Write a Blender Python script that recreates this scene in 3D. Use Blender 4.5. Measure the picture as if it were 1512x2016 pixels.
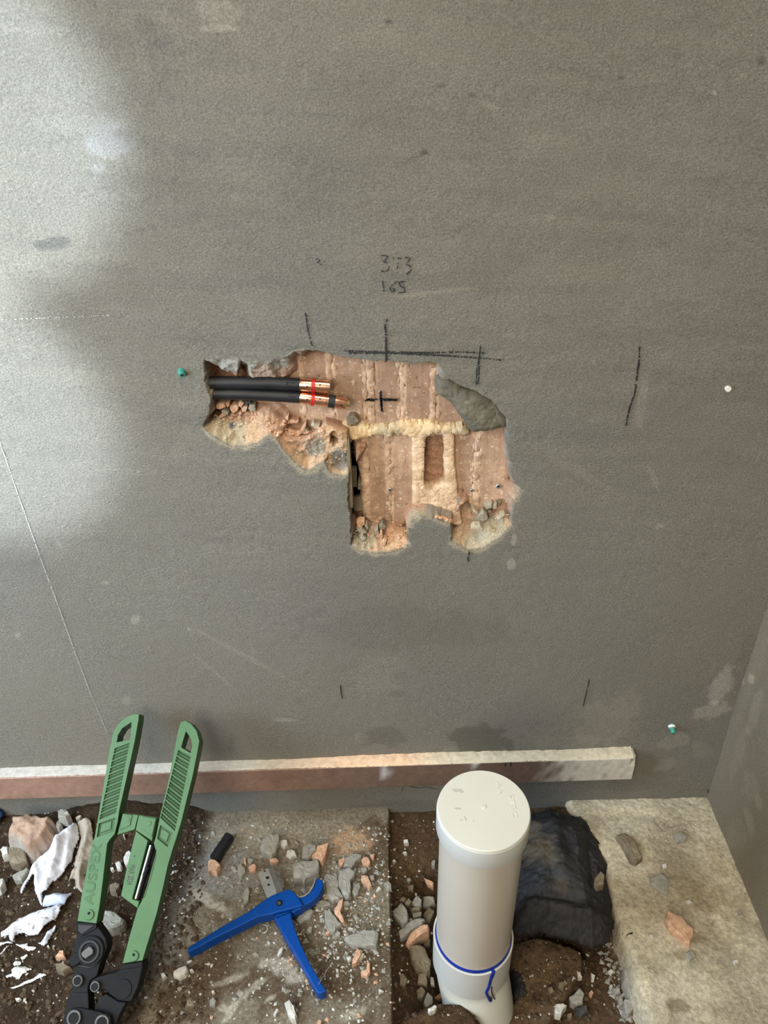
import bpy, bmesh, math, random
import numpy as np
from mathutils import Vector, Matrix
from mathutils.geometry import tessellate_polygon

random.seed(7)
for o in list(bpy.data.objects):
    bpy.data.objects.remove(o)
scene = bpy.context.scene
COL = scene.collection
PI = math.pi

# ------------------------------------------------------------------ camera
FPX = 1514.0
PITCH = math.radians(33.7)
ROLL = math.radians(-1.44)
CAM = Vector((0.0, -0.86, 1.215))
_f = Vector((0, math.cos(PITCH), -math.sin(PITCH)))
_r = Vector((1, 0, 0))
_u = Vector((0, math.sin(PITCH), math.cos(PITCH)))
CR = _r * math.cos(ROLL) + _u * math.sin(ROLL)
CU = -_r * math.sin(ROLL) + _u * math.cos(ROLL)
CF = _f
cd = bpy.data.cameras.new('camera')
cam = bpy.data.objects.new('camera', cd)
COL.objects.link(cam)
cam.matrix_world = Matrix(((CR.x, CU.x, -CF.x, CAM.x), (CR.y, CU.y, -CF.y, CAM.y),
                           (CR.z, CU.z, -CF.z, CAM.z), (0, 0, 0, 1)))
cd.sensor_fit = 'VERTICAL'
cd.sensor_height = 24.0
cd.sensor_width = 18.0
cd.lens = 24.0 * FPX / 2016.0
cd.clip_start = 0.01
scene.camera = cam

# ------------------------------------------------------------------ world, lights, exposure
w = bpy.data.worlds.new('world')
scene.world = w
w.use_nodes = True
w.node_tree.nodes['Background'].inputs[0].default_value = (1.0, 0.93, 0.82, 1)
w.node_tree.nodes['Background'].inputs[1].default_value = 0.15
scene.view_settings.view_transform = 'Standard'
scene.view_settings.look = 'None'
scene.view_settings.exposure = 0.06
scene.view_settings.gamma = 1.0
scene.view_settings.use_curve_mapping = False


def aim(o, loc, target):
    o.location = loc
    d = Vector(target) - Vector(loc)
    o.rotation_euler = d.to_track_quat('-Z', 'Y').to_euler()


def area(name, loc, target, sx, sy, power, col):
    l = bpy.data.lights.new(name, 'AREA')
    l.shape = 'RECTANGLE'
    l.size, l.size_y = sx, sy
    l.energy = power
    l.color = col
    o = bpy.data.objects.new(name, l)
    COL.objects.link(o)
    aim(o, loc, target)
    return o


def spot(name, loc, target, power, angle, blend, size, col):
    l = bpy.data.lights.new(name, 'SPOT')
    l.energy = power
    l.spot_size = math.radians(angle)
    l.spot_blend = blend
    l.shadow_soft_size = size
    l.color = col
    o = bpy.data.objects.new(name, l)
    COL.objects.link(o)
    aim(o, loc, target)
    return o


area('window_daylight', (-1.20, -0.55, 0.95), (-0.50, 0.0, 0.45), 0.5, 0.9, 27, (0.62, 0.80, 1.0))
area('doorway_daylight', (-0.75, -2.0, 1.75), (0.0, 0.0, 0.45), 1.0, 1.3, 42, (1.0, 0.93, 0.80))
area('ceiling_lamp', (0.0, -0.55, 2.40), (0.02, -0.2, 0.2), 0.5, 0.5, 15, (1.0, 0.91, 0.74))
spot('added_patch_spot', (-1.35, -1.75, 1.55), (-0.455, 0.0, 1.125), 540, 9.8, 0.10, 0.03, (0.72, 0.87, 1.0))  # unseen spot added for the bright patch at the wall's upper left
spot('added_patch_spot_low', (-1.35, -1.75, 1.55), (-0.55, 0.0, 0.82), 540, 11.5, 0.40, 0.03, (0.72, 0.87, 1.0))  # second unseen spot, added for the lower bright patch on the left

# ------------------------------------------------------------------ projection helpers


def ray(px, py):
    return CF + CR * ((px - 756.0) / FPX) + CU * ((1008.0 - py) / FPX)


def hit(px, py, p0, n):
    d = ray(px, py)
    t = (Vector(p0) - CAM).dot(n) / d.dot(n)
    return CAM + d * t


def W(px, py, y=0.0):
    return hit(px, py, (0, y, 0), Vector((0, 1, 0)))


def F(px, py, z=0.0):
    return hit(px, py, (0, 0, z), Vector((0, 0, 1)))


def proj(P):
    """numpy (N,3) -> pixel coordinates of those places"""
    D = P - np.array(CAM)
    a = D @ np.array(CF)
    return 756 + FPX * (D @ np.array(CR)) / a, 1008 - FPX * (D @ np.array(CU)) / a


def crop(ox, oy, s):
    return lambda *pts: [(ox + u / s, oy + v / s) for u, v in pts]


Z3 = crop(100, 1390, 4.2)
Z4 = crop(60, 1690, 4.2)
Z5 = crop(360, 1600, 3.78)
Z6 = crop(740, 1480, 3.024)
Z7 = crop(1150, 1250, 2.632)
Z8 = crop(0, 1480, 3.76)
H1 = crop(380, 660, 3.78)
H2 = crop(640, 680, 3.6)
S1 = crop(850, 1500, 7.2)
S2 = crop(0, 1580, 7.56)
S3 = crop(0, 1780, 7.56)
S4 = crop(460, 1640, 7.56)
S5 = crop(600, 1640, 5.815)
S6 = crop(560, 1860, 5.04)
S7 = crop(300, 1850, 5.04)
S8 = crop(960, 1800, 4.447)
T1 = crop(390, 680, 7.56)
T2 = crop(530, 680, 7.56)
T3 = crop(540, 820, 7.56)
T4 = crop(670, 960, 7.56)
T5 = crop(860, 920, 7.56)
T6 = crop(820, 690, 6.873)
T7 = crop(130, 1590, 7.56)
T8 = crop(110, 1790, 7.56)
M3 = crop(580, 480, 3.436)
M4 = crop(1000, 600, 2.953)
M6 = crop(400, 1050, 2.52)

# ------------------------------------------------------------------ numpy noise
_rs = np.random.RandomState(11)
_LAT = _rs.rand(256, 256)


def vnoise(x, y):
    xi = np.floor(x).astype(int)
    yi = np.floor(y).astype(int)
    fx, fy = x - xi, y - yi
    fx = fx * fx * (3 - 2 * fx)
    fy = fy * fy * (3 - 2 * fy)
    a = _LAT[xi & 255, yi & 255]
    b = _LAT[(xi + 1) & 255, yi & 255]
    c = _LAT[xi & 255, (yi + 1) & 255]
    d = _LAT[(xi + 1) & 255, (yi + 1) & 255]
    return (a * (1 - fx) + b * fx) * (1 - fy) + (c * (1 - fx) + d * fx) * fy


def fbm(x, y, octv=4, seed=0.0):
    x = np.asarray(x, float) + seed * 17.13
    y = np.asarray(y, float) + seed * 5.71
    s, a, t = 0.0, 1.0, 0.0
    for i in range(octv):
        s = s + a * (vnoise(x, y) - 0.5)
        t += a
        a *= 0.5
        x, y = x * 2.03 + 3.1, y * 2.03 + 1.7
    return s / t * 2.0          # about -1..1


def smooth(e0, e1, x):
    t = np.clip((x - e0) / (e1 - e0), 0, 1)
    return t * t * (3 - 2 * t)


def poly_sd(X, Y, poly):
    """signed distance (inside positive) and the y offset of the nearest edge point"""
    X = np.asarray(X, float)
    Y = np.asarray(Y, float)
    best = np.full(X.shape, 1e9)
    ndx = np.zeros(X.shape)
    ndy = np.zeros(X.shape)
    ins = np.zeros(X.shape, bool)
    n = len(poly)
    for i in range(n):
        x1, y1 = poly[i]
        x2, y2 = poly[(i + 1) % n]
        ex, ey = x2 - x1, y2 - y1
        L = ex * ex + ey * ey + 1e-12
        t = np.clip(((X - x1) * ex + (Y - y1) * ey) / L, 0, 1)
        qx, qy = x1 + t * ex - X, y1 + t * ey - Y
        d = np.hypot(qx, qy)
        m = d < best
        best = np.where(m, d, best)
        ndx = np.where(m, qx, ndx)
        ndy = np.where(m, qy, ndy)
        if abs(ey) > 1e-12:
            c = ((y1 > Y) != (y2 > Y)) & (X < ex * (Y - y1) / ey + x1)
            ins ^= c
    return np.where(ins, best, -best), ndx, ndy


# ------------------------------------------------------------------ materials
def nt(m):
    m.use_nodes = True
    t = m.node_tree
    return t, t.nodes, t.links, t.nodes['Principled BSDF']


def ramp(t, stops):
    r = t.nodes.new('ShaderNodeValToRGB')
    el = r.color_ramp.elements
    el[0].position, el[0].color = stops[0][0], (*stops[0][1], 1)
    el[1].position, el[1].color = stops[1][0], (*stops[1][1], 1)
    for p, c in stops[2:]:
        e = el.new(p)
        e.color = (*c, 1)
    return r


def mat(name, c1, c2=None, rough=0.7, scale=60.0, metallic=0.0, bump=0.0, bscale=400.0, attr=False,
        speck=0.0, spec=0.5, coat=0.0, dist=0.001, squash=1.0):
    """colour c1..c2 by noise (or the Col attribute times noise), with fine bump relief"""
    m = bpy.data.materials.new(name)
    t, N, L, b = nt(m)
    tc = N.new('ShaderNodeTexCoord')
    n = N.new('ShaderNodeTexNoise')
    n.inputs['Scale'].default_value = scale
    n.inputs['Detail'].default_value = 6
    n.inputs['Roughness'].default_value = 0.65
    L.new(tc.outputs['Object'], n.inputs['Vector'])
    if attr:
        a = N.new('ShaderNodeAttribute')
        a.attribute_name = 'Col'
        r = ramp(t, [(0.32, c1), (0.68, c2 or c1)])
        mx = N.new('ShaderNodeMix')
        mx.data_type = 'RGBA'
        mx.blend_type = 'MULTIPLY'
        mx.inputs[0].default_value = 1.0
        L.new(n.outputs['Fac'], r.inputs['Fac'])
        L.new(a.outputs['Color'], mx.inputs[6])
        L.new(r.outputs['Color'], mx.inputs[7])
        colour = mx.outputs[2]
    else:
        r = ramp(t, [(0.3, c1), (0.7, c2 or c1)])
        L.new(n.outputs['Fac'], r.inputs['Fac'])
        colour = r.outputs['Color']
    if speck > 0:
        v = N.new('ShaderNodeTexNoise')
        v.inputs['Scale'].default_value = 900
        v.inputs['Detail'].default_value = 2
        L.new(tc.outputs['Object'], v.inputs['Vector'])
        rr = ramp(t, [(0.68, (0, 0, 0)), (0.75, (1, 1, 1))])
        L.new(v.outputs['Fac'], rr.inputs['Fac'])
        mm = N.new('ShaderNodeMath')
        mm.operation = 'MULTIPLY'
        mm.inputs[1].default_value = speck
        L.new(rr.outputs['Color'], mm.inputs[0])
        m2 = N.new('ShaderNodeMix')
        m2.data_type = 'RGBA'
        L.new(mm.outputs[0], m2.inputs[0])
        L.new(colour, m2.inputs[6])
        m2.inputs[7].default_value = (0.8, 0.78, 0.72, 1)
        colour = m2.outputs[2]
    L.new(colour, b.inputs['Base Color'])
    b.inputs['Roughness'].default_value = rough
    b.inputs['Metallic'].default_value = metallic
    b.inputs['Specular IOR Level'].default_value = spec
    if coat:
        b.inputs['Coat Weight'].default_value = coat
    if bump:
        n2 = N.new('ShaderNodeTexNoise')
        n2.inputs['Scale'].default_value = bscale
        n2.inputs['Detail'].default_value = 6
        n2.inputs['Roughness'].default_value = 0.72
        mp = N.new('ShaderNodeMapping')
        mp.inputs['Scale'].default_value = (squash, 1.0, 1.0)
        L.new(tc.outputs['Object'], mp.inputs['Vector'])
        L.new(mp.outputs['Vector'], n2.inputs['Vector'])
        bp = N.new('ShaderNodeBump')
        bp.inputs['Strength'].default_value = bump
        bp.inputs['Distance'].default_value = dist
        L.new(n2.outputs['Fac'], bp.inputs['Height'])
        L.new(bp.outputs['Normal'], b.inputs['Normal'])
    return m


M = {}
M['plaster'] = mat('plaster', (0.70, 0.70, 0.70), (1.30, 1.30, 1.30), 0.9, 480, bump=1.0, bscale=430,
                   attr=True, speck=0.45, spec=0.3, dist=0.0042, squash=0.6)
M['floor'] = mat('floor', (0.6, 0.58, 0.56), (1.35, 1.35, 1.35), 0.95, 170, bump=1.0, bscale=300, attr=True,
                 speck=0.3, spec=0.15, dist=0.004)
M['concrete'] = mat('concrete', (0.68, 0.67, 0.65), (1.28, 1.28, 1.28), 0.92, 160, bump=0.9, bscale=240, attr=True,
                    speck=0.2, spec=0.2, dist=0.0035)
M['terracotta'] = mat('terracotta', (0.8, 0.78, 0.76), (1.15, 1.15, 1.15), 0.9, 90, bump=0.35, bscale=500, attr=True,
                      spec=0.2)
M['crumb'] = mat('crumb', (0.85, 0.85, 0.85), (1.15, 1.15, 1.15), 0.95, 200, bump=0.6, bscale=600, attr=True, spec=0.15)
M['marker'] = mat('marker', (0.012, 0.011, 0.012), (0.03, 0.03, 0.03), 0.6, 300)
M['scratch'] = mat('scratch', (0.38, 0.36, 0.33), (0.46, 0.44, 0.41), 0.95, 300)
M['chalk'] = mat('chalk', (0.72, 0.7, 0.66), (0.8, 0.78, 0.75), 0.95, 300)
M['stone_grey'] = mat('stone_grey', (0.235, 0.22, 0.185), (0.36, 0.34, 0.29), 0.93, 110, bump=0.5, bscale=500, spec=0.2)
M['stone_brown'] = mat('stone_brown', (0.13, 0.10, 0.065), (0.27, 0.22, 0.15), 0.93, 60, bump=0.6, bscale=400, spec=0.2)
M['stone_pale'] = mat('stone_pale', (0.45, 0.43, 0.38), (0.70, 0.67, 0.60), 0.9, 90, bump=0.4, bscale=500, spec=0.2)
M['stone_terra'] = mat('stone_terra', (0.46, 0.25, 0.15), (0.70, 0.46, 0.31), 0.92, 140, bump=0.5, bscale=500, spec=0.2)
M['stone_sand'] = mat('stone_sand', (0.36, 0.31, 0.22), (0.52, 0.45, 0.32), 0.93, 110, bump=0.4, bscale=500, spec=0.2)
M['clod'] = mat('clod', (0.045, 0.028, 0.016), (0.12, 0.085, 0.055), 0.95, 60, bump=0.5, bscale=400, spec=0.1)
M['stone_buff'] = mat('stone_buff', (0.25, 0.215, 0.155), (0.38, 0.33, 0.25), 0.93, 110, bump=0.4, bscale=500, spec=0.2)
M['stone_dark'] = mat('stone_dark', (0.03, 0.03, 0.03), (0.08, 0.075, 0.07), 0.9, 80, bump=0.5, bscale=400)
M['block'] = mat('block', (0.38, 0.25, 0.18), (0.68, 0.56, 0.48), 0.93, 26, bump=0.7, bscale=240, spec=0.2)
M['green'] = mat('green', (0.058, 0.135, 0.052), (0.080, 0.166, 0.070), 0.5, 18, bump=0.12, bscale=900, spec=0.3)
M['green_dark'] = mat('green_dark', (0.034, 0.088, 0.028), (0.046, 0.108, 0.038), 0.5, 18, spec=0.3)
M['green_line'] = mat('green_line', (0.03, 0.075, 0.028), (0.04, 0.09, 0.035), 0.6, 30)
M['steel_black'] = mat('steel_black', (0.007, 0.007, 0.008), (0.013, 0.013, 0.014), 0.62, 30, bump=0.1, bscale=700, spec=0.14)
M['steel_bolt'] = mat('steel_bolt', (0.05, 0.05, 0.05), (0.12, 0.12, 0.115), 0.5, 120, metallic=0.4)
M['steel'] = mat('steel', (0.42, 0.42, 0.41), (0.55, 0.55, 0.54), 0.38, 50, metallic=0.85)
M['blade'] = mat('blade', (0.30, 0.30, 0.29), (0.42, 0.42, 0.40), 0.45, 60, metallic=0.5)
M['blade_bevel'] = mat('blade_bevel', (0.13, 0.13, 0.125), (0.2, 0.2, 0.19), 0.45, 60, metallic=0.5)
M['blue'] = mat('blue', (0.001, 0.042, 0.22), (0.001, 0.055, 0.27), 0.36, 20, bump=0.06, bscale=500, spec=0.22)
M['blue_glue'] = mat('blue_glue', (0.004, 0.02, 0.20), (0.006, 0.03, 0.26), 0.25, 40)
M['pvc_cap'] = mat('pvc_cap', (0.61, 0.60, 0.52), (0.65, 0.64, 0.56), 0.38, 12, bump=0.05, bscale=200, spec=0.5)
M['pvc_side'] = mat('pvc_side', (0.56, 0.56, 0.53), (0.60, 0.60, 0.57), 0.36, 12, spec=0.5)
M['pvc_pipe'] = mat('pvc_pipe', (0.48, 0.43, 0.36), (0.52, 0.47, 0.40), 0.33, 9, spec=0.5)
M['pvc_scuff'] = mat('pvc_scuff', (0.42, 0.42, 0.36), (0.5, 0.5, 0.44), 0.7, 200)
M['rubber'] = mat('rubber', (0.009, 0.009, 0.010), (0.018, 0.018, 0.019), 0.5, 40, bump=0.1, bscale=500, spec=0.35)
M['rubber_ink'] = mat('rubber_ink', (0.003, 0.003, 0.003), None, 0.9, 30)
M['copper'] = mat('copper', (0.86, 0.46, 0.30), (0.93, 0.54, 0.36), 0.24, 12, metallic=1.0)
M['brass'] = mat('brass', (0.93, 0.68, 0.42), (0.96, 0.76, 0.5), 0.2, 70, metallic=1.0)
M['red'] = mat('red', (0.42, 0.008, 0.006), (0.5, 0.012, 0.01), 0.4, 40)
M['void'] = mat('void', (0.006, 0.005, 0.004), (0.012, 0.01, 0.008), 0.95, 40)
M['timber'] = mat('timber', (0.85, 0.85, 0.85), (1.15, 1.15, 1.15), 0.7, 120, bump=0.25, bscale=300, attr=True, spec=0.3)
M['dust'] = mat('dust', (0.88, 0.87, 0.85), (1.12, 1.12, 1.12), 0.97, 160, bump=0.7, bscale=500, attr=True, spec=0.1)
M['black_sheet'] = mat('black_sheet', (0.75, 0.75, 0.75), (1.2, 1.2, 1.2), 0.62, 45, bump=0.5, bscale=130, attr=True,
                       spec=0.35, dist=0.003)
M['cloth'] = mat('cloth', (0.92, 0.92, 0.93), (1.05, 1.05, 1.05), 0.9, 60, bump=0.25, bscale=900, attr=True, spec=0.2)
M['paper'] = mat('paper', (0.56, 0.53, 0.47), (0.72, 0.70, 0.64), 0.9, 150, bump=0.2, bscale=300)
M['plug'] = mat('plug', (0.02, 0.20, 0.15), (0.06, 0.30, 0.24), 0.5, 200)
M['blue_bag'] = mat('blue_bag', (0.02, 0.05, 0.14), (0.05, 0.10, 0.22), 0.5, 50)
M['straw'] = mat('straw', (0.6, 0.5, 0.3), (0.7, 0.6, 0.4), 0.8, 50)


# ------------------------------------------------------------------ object helpers
def link(name, me, m, parent=None):
    o = bpy.data.objects.new(name, me)
    COL.objects.link(o)
    if m is not None:
        me.materials.append(m)
    if parent is not None:
        o.parent = parent
    return o


def tag(o, label=None, cat=None, group=None, kind=None):
    if label:
        o['label'] = label
    if cat:
        o['category'] = cat
    if group:
        o['group'] = group
    if kind:
        o['kind'] = kind
    return o


def empty(name, loc=(0, 0, 0)):
    """a thing's root; parts are modelled in world space, so the root keeps identity and only marks the thing"""
    o = bpy.data.objects.new(name, None)
    o.empty_display_size = 0.02
    COL.objects.link(o)
    return o


def np_mesh(name, V, Q, smooth_shade=True, col=None):
    me = bpy.data.meshes.new(name)
    V = np.asarray(V, np.float32)
    Q = np.asarray(Q, np.int32)
    k = Q.shape[1]
    me.vertices.add(len(V))
    me.vertices.foreach_set('co', V.ravel())
    me.loops.add(Q.size)
    me.loops.foreach_set('vertex_index', Q.ravel())
    me.polygons.add(len(Q))
    me.polygons.foreach_set('loop_start', np.arange(0, Q.size, k, dtype=np.int32))
    me.polygons.foreach_set('use_smooth', np.full(len(Q), smooth_shade, bool))
    me.update(calc_edges=True)
    if col is not None:
        a = me.color_attributes.new('Col', 'FLOAT_COLOR', 'POINT')
        c = np.ones((len(V), 4), np.float32)
        c[:, :3] = col
        a.data.foreach_set('color', c.ravel())
    return me


def grid_quads(nx, ny, mask=None):
    """vertex index = i*ny + j"""
    i, j = np.meshgrid(np.arange(nx - 1), np.arange(ny - 1), indexing='ij')
    a = i * ny + j
    q = np.stack([a, a + ny, a + ny + 1, a + 1], -1)
    if mask is not None:
        q = q[mask]
    return q.reshape(-1, 4)


def compact(V, Q, col):
    used = np.unique(Q)
    mp = np.full(len(V), -1)
    mp[used] = np.arange(len(used))
    return V[used], mp[Q], col[used]


class Frame:
    """a plane in the place: origin, two axes, normal towards the room"""
    def __init__(s, o, e1, e2, n):
        s.o, s.e1, s.e2, s.n = Vector(o), Vector(e1).normalized(), Vector(e2).normalized(), Vector(n).normalized()

    def uv(s, px, py, w=0.0):
        p = hit(px, py, s.o + s.n * w, s.n) - s.o
        return (p.dot(s.e1), p.dot(s.e2))

    def p3(s, u, v, w):
        return s.o + s.e1 * u + s.e2 * v + s.n * w


def bevel_mod(o, width, seg=2, ang=30):
    b = o.modifiers.new('bevel', 'BEVEL')
    b.width = width
    b.segments = seg
    b.limit_method = 'ANGLE'
    b.angle_limit = math.radians(ang)
    b.harden_normals = True
    for p in o.data.polygons:
        p.use_smooth = True


def offset_loop(lp, d):
    """move a loop's points d towards its left side"""
    n = len(lp)
    out = []
    for i in range(n):
        a, b, c = Vector(lp[i - 1]), Vector(lp[i]), Vector(lp[(i + 1) % n])
        t1, t2 = (b - a), (c - b)
        t1 = t1 / max(t1.length, 1e-9)
        t2 = t2 / max(t2.length, 1e-9)
        n1, n2 = Vector((-t1.y, t1.x)), Vector((-t2.y, t2.x))
        m = n1 + n2
        k = max(m.dot(n1), 0.5)
        out.append((b.x + m.x / k * d, b.y + m.y / k * d))
    return out


def loop_area(lp):
    return 0.5 * sum(lp[i][0] * lp[(i + 1) % len(lp)][1] - lp[(i + 1) % len(lp)][0] * lp[i][1] for i in range(len(lp)))


def prism_mesh(name, fr, loops, w1, w0, taper=0.0, chamfer=0.0):
    """loops in plane coordinates; first outer, then holes; w1 front, w0 back"""
    fixed = []
    for k, lp in enumerate(loops):
        ccw = loop_area(lp) > 0
        if ccw != (k == 0):
            lp = lp[::-1]                      # outer counter-clockwise, holes clockwise: solid lies on the left
        fixed.append(list(lp))
    loops = fixed
    cx = sum(p[0] for p in loops[0]) / len(loops[0])
    cy = sum(p[1] for p in loops[0]) / len(loops[0])
    capl = [offset_loop(lp, chamfer) if chamfer else lp for lp in loops]
    if taper:
        capl = [[(u + (cx - u) * taper, v + (cy - v) * taper) for u, v in lp] for lp in capl]
    me = bpy.data.meshes.new(name)
    bm = bmesh.new()
    rings = [(capl, w1)]
    if chamfer:
        rings.append((loops, w1 - chamfer))
    rings.append((loops, w0))
    vr = [[[bm.verts.new(fr.p3(u, v, w)) for u, v in lp] for lp in ll] for ll, w in rings]
    if len(loops) == 1:
        bm.faces.new(vr[0][0])
        bm.faces.new(vr[-1][0][::-1])
    else:
        for ring, flip in ((vr[0], False), (vr[-1], True)):
            src = capl if not flip else loops
            tris = tessellate_polygon([[Vector((u * 1000, v * 1000, 0)) for u, v in lp] for lp in src])
            flat = [v for lp in ring for v in lp]
            for t in tris:
                try:
                    bm.faces.new([flat[q] for q in (t[::-1] if flip else t)])
                except ValueError:
                    pass
    for r in range(len(vr) - 1):
        for a, b in zip(vr[r], vr[r + 1]):
            m = len(a)
            for i in range(m):
                j = (i + 1) % m
                bm.faces.new((a[i], b[i], b[j], a[j]))
    bmesh.ops.recalc_face_normals(bm, faces=bm.faces)
    bm.to_mesh(me)
    bm.free()
    return me


def prism(name, fr, loops_px, w1, w0, m, parent=None, bevel=0.0015, taper=0.0, seg=2):
    loops = [[fr.uv(x, y, w1) for x, y in lp] for lp in loops_px]
    holes = len(loops) > 1
    o = link(name, prism_mesh(name, fr, loops, w1, w0, taper, bevel if holes else 0.0), m, parent)
    if bevel and not holes:
        bevel_mod(o, bevel, seg)
    return o


def round_poly(pts, it=1):
    for _ in range(it):
        q = []
        n = len(pts)
        for i in range(n):
            a, b = pts[i], pts[(i + 1) % n]
            q.append((a[0] * .75 + b[0] * .25, a[1] * .75 + b[1] * .25))
            q.append((a[0] * .25 + b[0] * .75, a[1] * .25 + b[1] * .75))
        pts = q
    return pts


def disc(name, fr, c, rpx, w1, w0, m, parent=None, bevel=0.001, n=28):
    u, v = fr.uv(c[0], c[1], w1)
    u2, v2 = fr.uv(c[0] + rpx, c[1], w1)
    r = math.hypot(u2 - u, v2 - v)
    lp = [(u + r * math.cos(2 * PI * i / n), v + r * math.sin(2 * PI * i / n)) for i in range(n)]
    o = link(name, prism_mesh(name, fr, [lp], w1, w0), m, parent)
    if bevel:
        bevel_mod(o, bevel)
    return o


def ring(name, fr, c, rpx, rin, w1, w0, m, parent=None, bevel=0.0008, n=32):
    u, v = fr.uv(c[0], c[1], w1)
    u2, v2 = fr.uv(c[0] + rpx, c[1], w1)
    r = math.hypot(u2 - u, v2 - v)
    q = r * rin
    a = [(u + r * math.cos(2 * PI * i / n), v + r * math.sin(2 * PI * i / n)) for i in range(n)]
    b = [(u + q * math.cos(2 * PI * i / n), v + q * math.sin(2 * PI * i / n)) for i in range(n)]
    o = link(name, prism_mesh(name, fr, [a, b], w1, w0, 0.0, bevel), m, parent)
    return o


def sharpen(me, deg=35):
    me.set_sharp_from_angle(angle=math.radians(deg))


def tube(name, pts, rad, m, parent=None, n=20, caps=True, smooth_shade=True):
    """swept round tube; rad a number or one radius per point"""
    pts = [Vector(p) for p in pts]
    if not hasattr(rad, '__len__'):
        rad = [rad] * len(pts)
    V, Q = [], []
    up = Vector((0, 0, 1))
    for i, p in enumerate(pts):
        a = pts[max(i - 1, 0)]
        b = pts[min(i + 1, len(pts) - 1)]
        if (b - a).length < 1e-9:
            t = tprev
        else:
            t = (b - a).normalized()
        tprev = t
        if i == 0:
            s = t.cross(up)
            if s.length < 1e-3:
                s = t.cross(Vector((0, 1, 0)))
        s = (s - t * s.dot(t)).normalized()
        q = t.cross(s)
        for k in range(n):
            an = 2 * PI * k / n
            V.append(p + (s * math.cos(an) + q * math.sin(an)) * rad[i])
    for i in range(len(pts) - 1):
        for k in range(n):
            k2 = (k + 1) % n
            Q.append((i * n + k, i * n + k2, (i + 1) * n + k2, (i + 1) * n + k))
    if caps:
        Q.append(tuple(range(n - 1, -1, -1)))
        Q.append(tuple((len(pts) - 1) * n + k for k in range(n)))
    me = bpy.data.meshes.new(name)
    me.from_pydata(V, [], Q)
    for p in me.polygons:
        p.use_smooth = smooth_shade
    me.update()
    if smooth_shade:
        sharpen(me)
    return link(name, me, m, parent)


def lathe(name, prof, centre, m, parent=None, n=64):
    """profile [(r, z)] around a vertical axis; repeat a point for a sharp edge"""
    V, Q = [], []
    for r, z in prof:
        for k in range(n):
            a = 2 * PI * k / n
            V.append((centre[0] + r * math.cos(a), centre[1] + r * math.sin(a), centre[2] + z))
    for i in range(len(prof) - 1):
        if prof[i] == prof[i + 1]:
            continue
        for k in range(n):
            k2 = (k + 1) % n
            Q.append((i * n + k, i * n + k2, (i + 1) * n + k2, (i + 1) * n + k))
    me = bpy.data.meshes.new(name)
    me.from_pydata(V, [], Q)
    for p in me.polygons:
        p.use_smooth = True
    bm = bmesh.new()
    bm.from_mesh(me)
    bmesh.ops.recalc_face_normals(bm, faces=bm.faces)
    bm.to_mesh(me)
    bm.free()
    sharpen(me, 30)
    return link(name, me, m, parent)


def ribbon(name, strokes, place, width, m, parent, gap=0.25, jit=0.35, step=0.0012, seed=1):
    """dry felt-pen or chalk stroke: many small flakes of ink along polylines, with gaps where the plaster is low"""
    rnd = random.Random(seed)
    V, Q = [], []
    for st in strokes:
        P = [place(x, y) for x, y in st]
        for a, b in zip(P[:-1], P[1:]):
            L = (b - a).length
            if L < 1e-6:
                continue
            t = (b - a) / L
            view = Vector((0, -1, 0))
            s = t.cross(view).normalized()
            k = max(1, int(L / step))
            for i in range(k):
                if rnd.random() < gap:
                    continue
                c = a + t * ((i + 0.5) * L / k) + s * rnd.uniform(-1, 1) * width * 0.12
                hw = width * 0.5 * (1 - jit * rnd.random())
                hl = L / k * (0.5 + 0.35 * rnd.random())
                j = len(V)
                ph = rnd.random() * 6
                for q in range(6):
                    an = ph + q * PI / 3
                    rr = 0.75 + 0.45 * rnd.random()
                    V.append(c + t * (math.cos(an) * hl * rr * 1.15) + s * (math.sin(an) * hw * rr))
                Q.append(tuple(range(j, j + 6)))
    me = bpy.data.meshes.new(name)
    me.from_pydata(V, [], Q)
    me.update()
    return link(name, me, m, parent)


# ------------------------------------------------------------------ back wall with the chased hole
def C(*c):
    return np.array(c, float)


GREY = C(0.245, 0.223, 0.180)
corner = F(1395, 1584, 0.0)
XR = corner.x

outline = (H1((75, 180), (200, 168), (350, 168), (420, 205), (560, 192), (690, 152), (760, 108), (850, 96), (1000, 130), (1150, 166))
           + H2((240, 96), (330, 108), (450, 108), (560, 124), (650, 132), (740, 118), (800, 140), (838, 190), (832, 236), (880, 242),
                (960, 292), (1080, 332), (1170, 384), (1230, 444), (1290, 520), (1302, 580), (1305, 700), (1302, 800), (1330, 840),
                (1322, 920), (1345, 985), (1395, 1022), (1345, 1110), (1328, 1190), (1330, 1270), (1240, 1365), (1110, 1440),
                (1010, 1458), (955, 1425), (905, 1390), (892, 1330), (890, 1272), (800, 1232), (700, 1218), (620, 1242), (590, 1292),
                (604, 1405), (560, 1440), (430, 1478), (340, 1470), (250, 1462), (182, 1420), (186, 1330), (176, 1200), (162, 1090),
                (166, 960))
           + T3((1105, 850), (1000, 885), (840, 855), (790, 780), (745, 665), (610, 740), (500, 812), (390, 765), (255, 640), (130, 492), (30, 335))
           + H1((560, 752), (480, 802), (400, 825), (300, 832), (210, 795), (130, 745), (70, 690), (100, 622), (128, 560), (132, 480), (110, 430), (88, 330)))
OUT_XZ = [(W(x, y).x, W(x, y).z) for x, y in outline]


def zone(pts, d):
    return [(W(x, y, d).x, W(x, y, d).z) for x, y in pts]


Z_SHALLOW = zone(T3((20, 300), (420, 330), (560, 300), (760, 120), (1100, 230), (1130, 1360), (1060, 1360), (1110, 870), (840, 860), (745, 665),
                    (500, 812), (255, 640)), 0.010)
Z_SLOT = zone(T3((1100, 330), (1200, 330), (1225, 700), (1300, 1000), (1320, 1200), (1390, 1500), (1150, 1500), (1130, 700)), 0.03)


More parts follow.
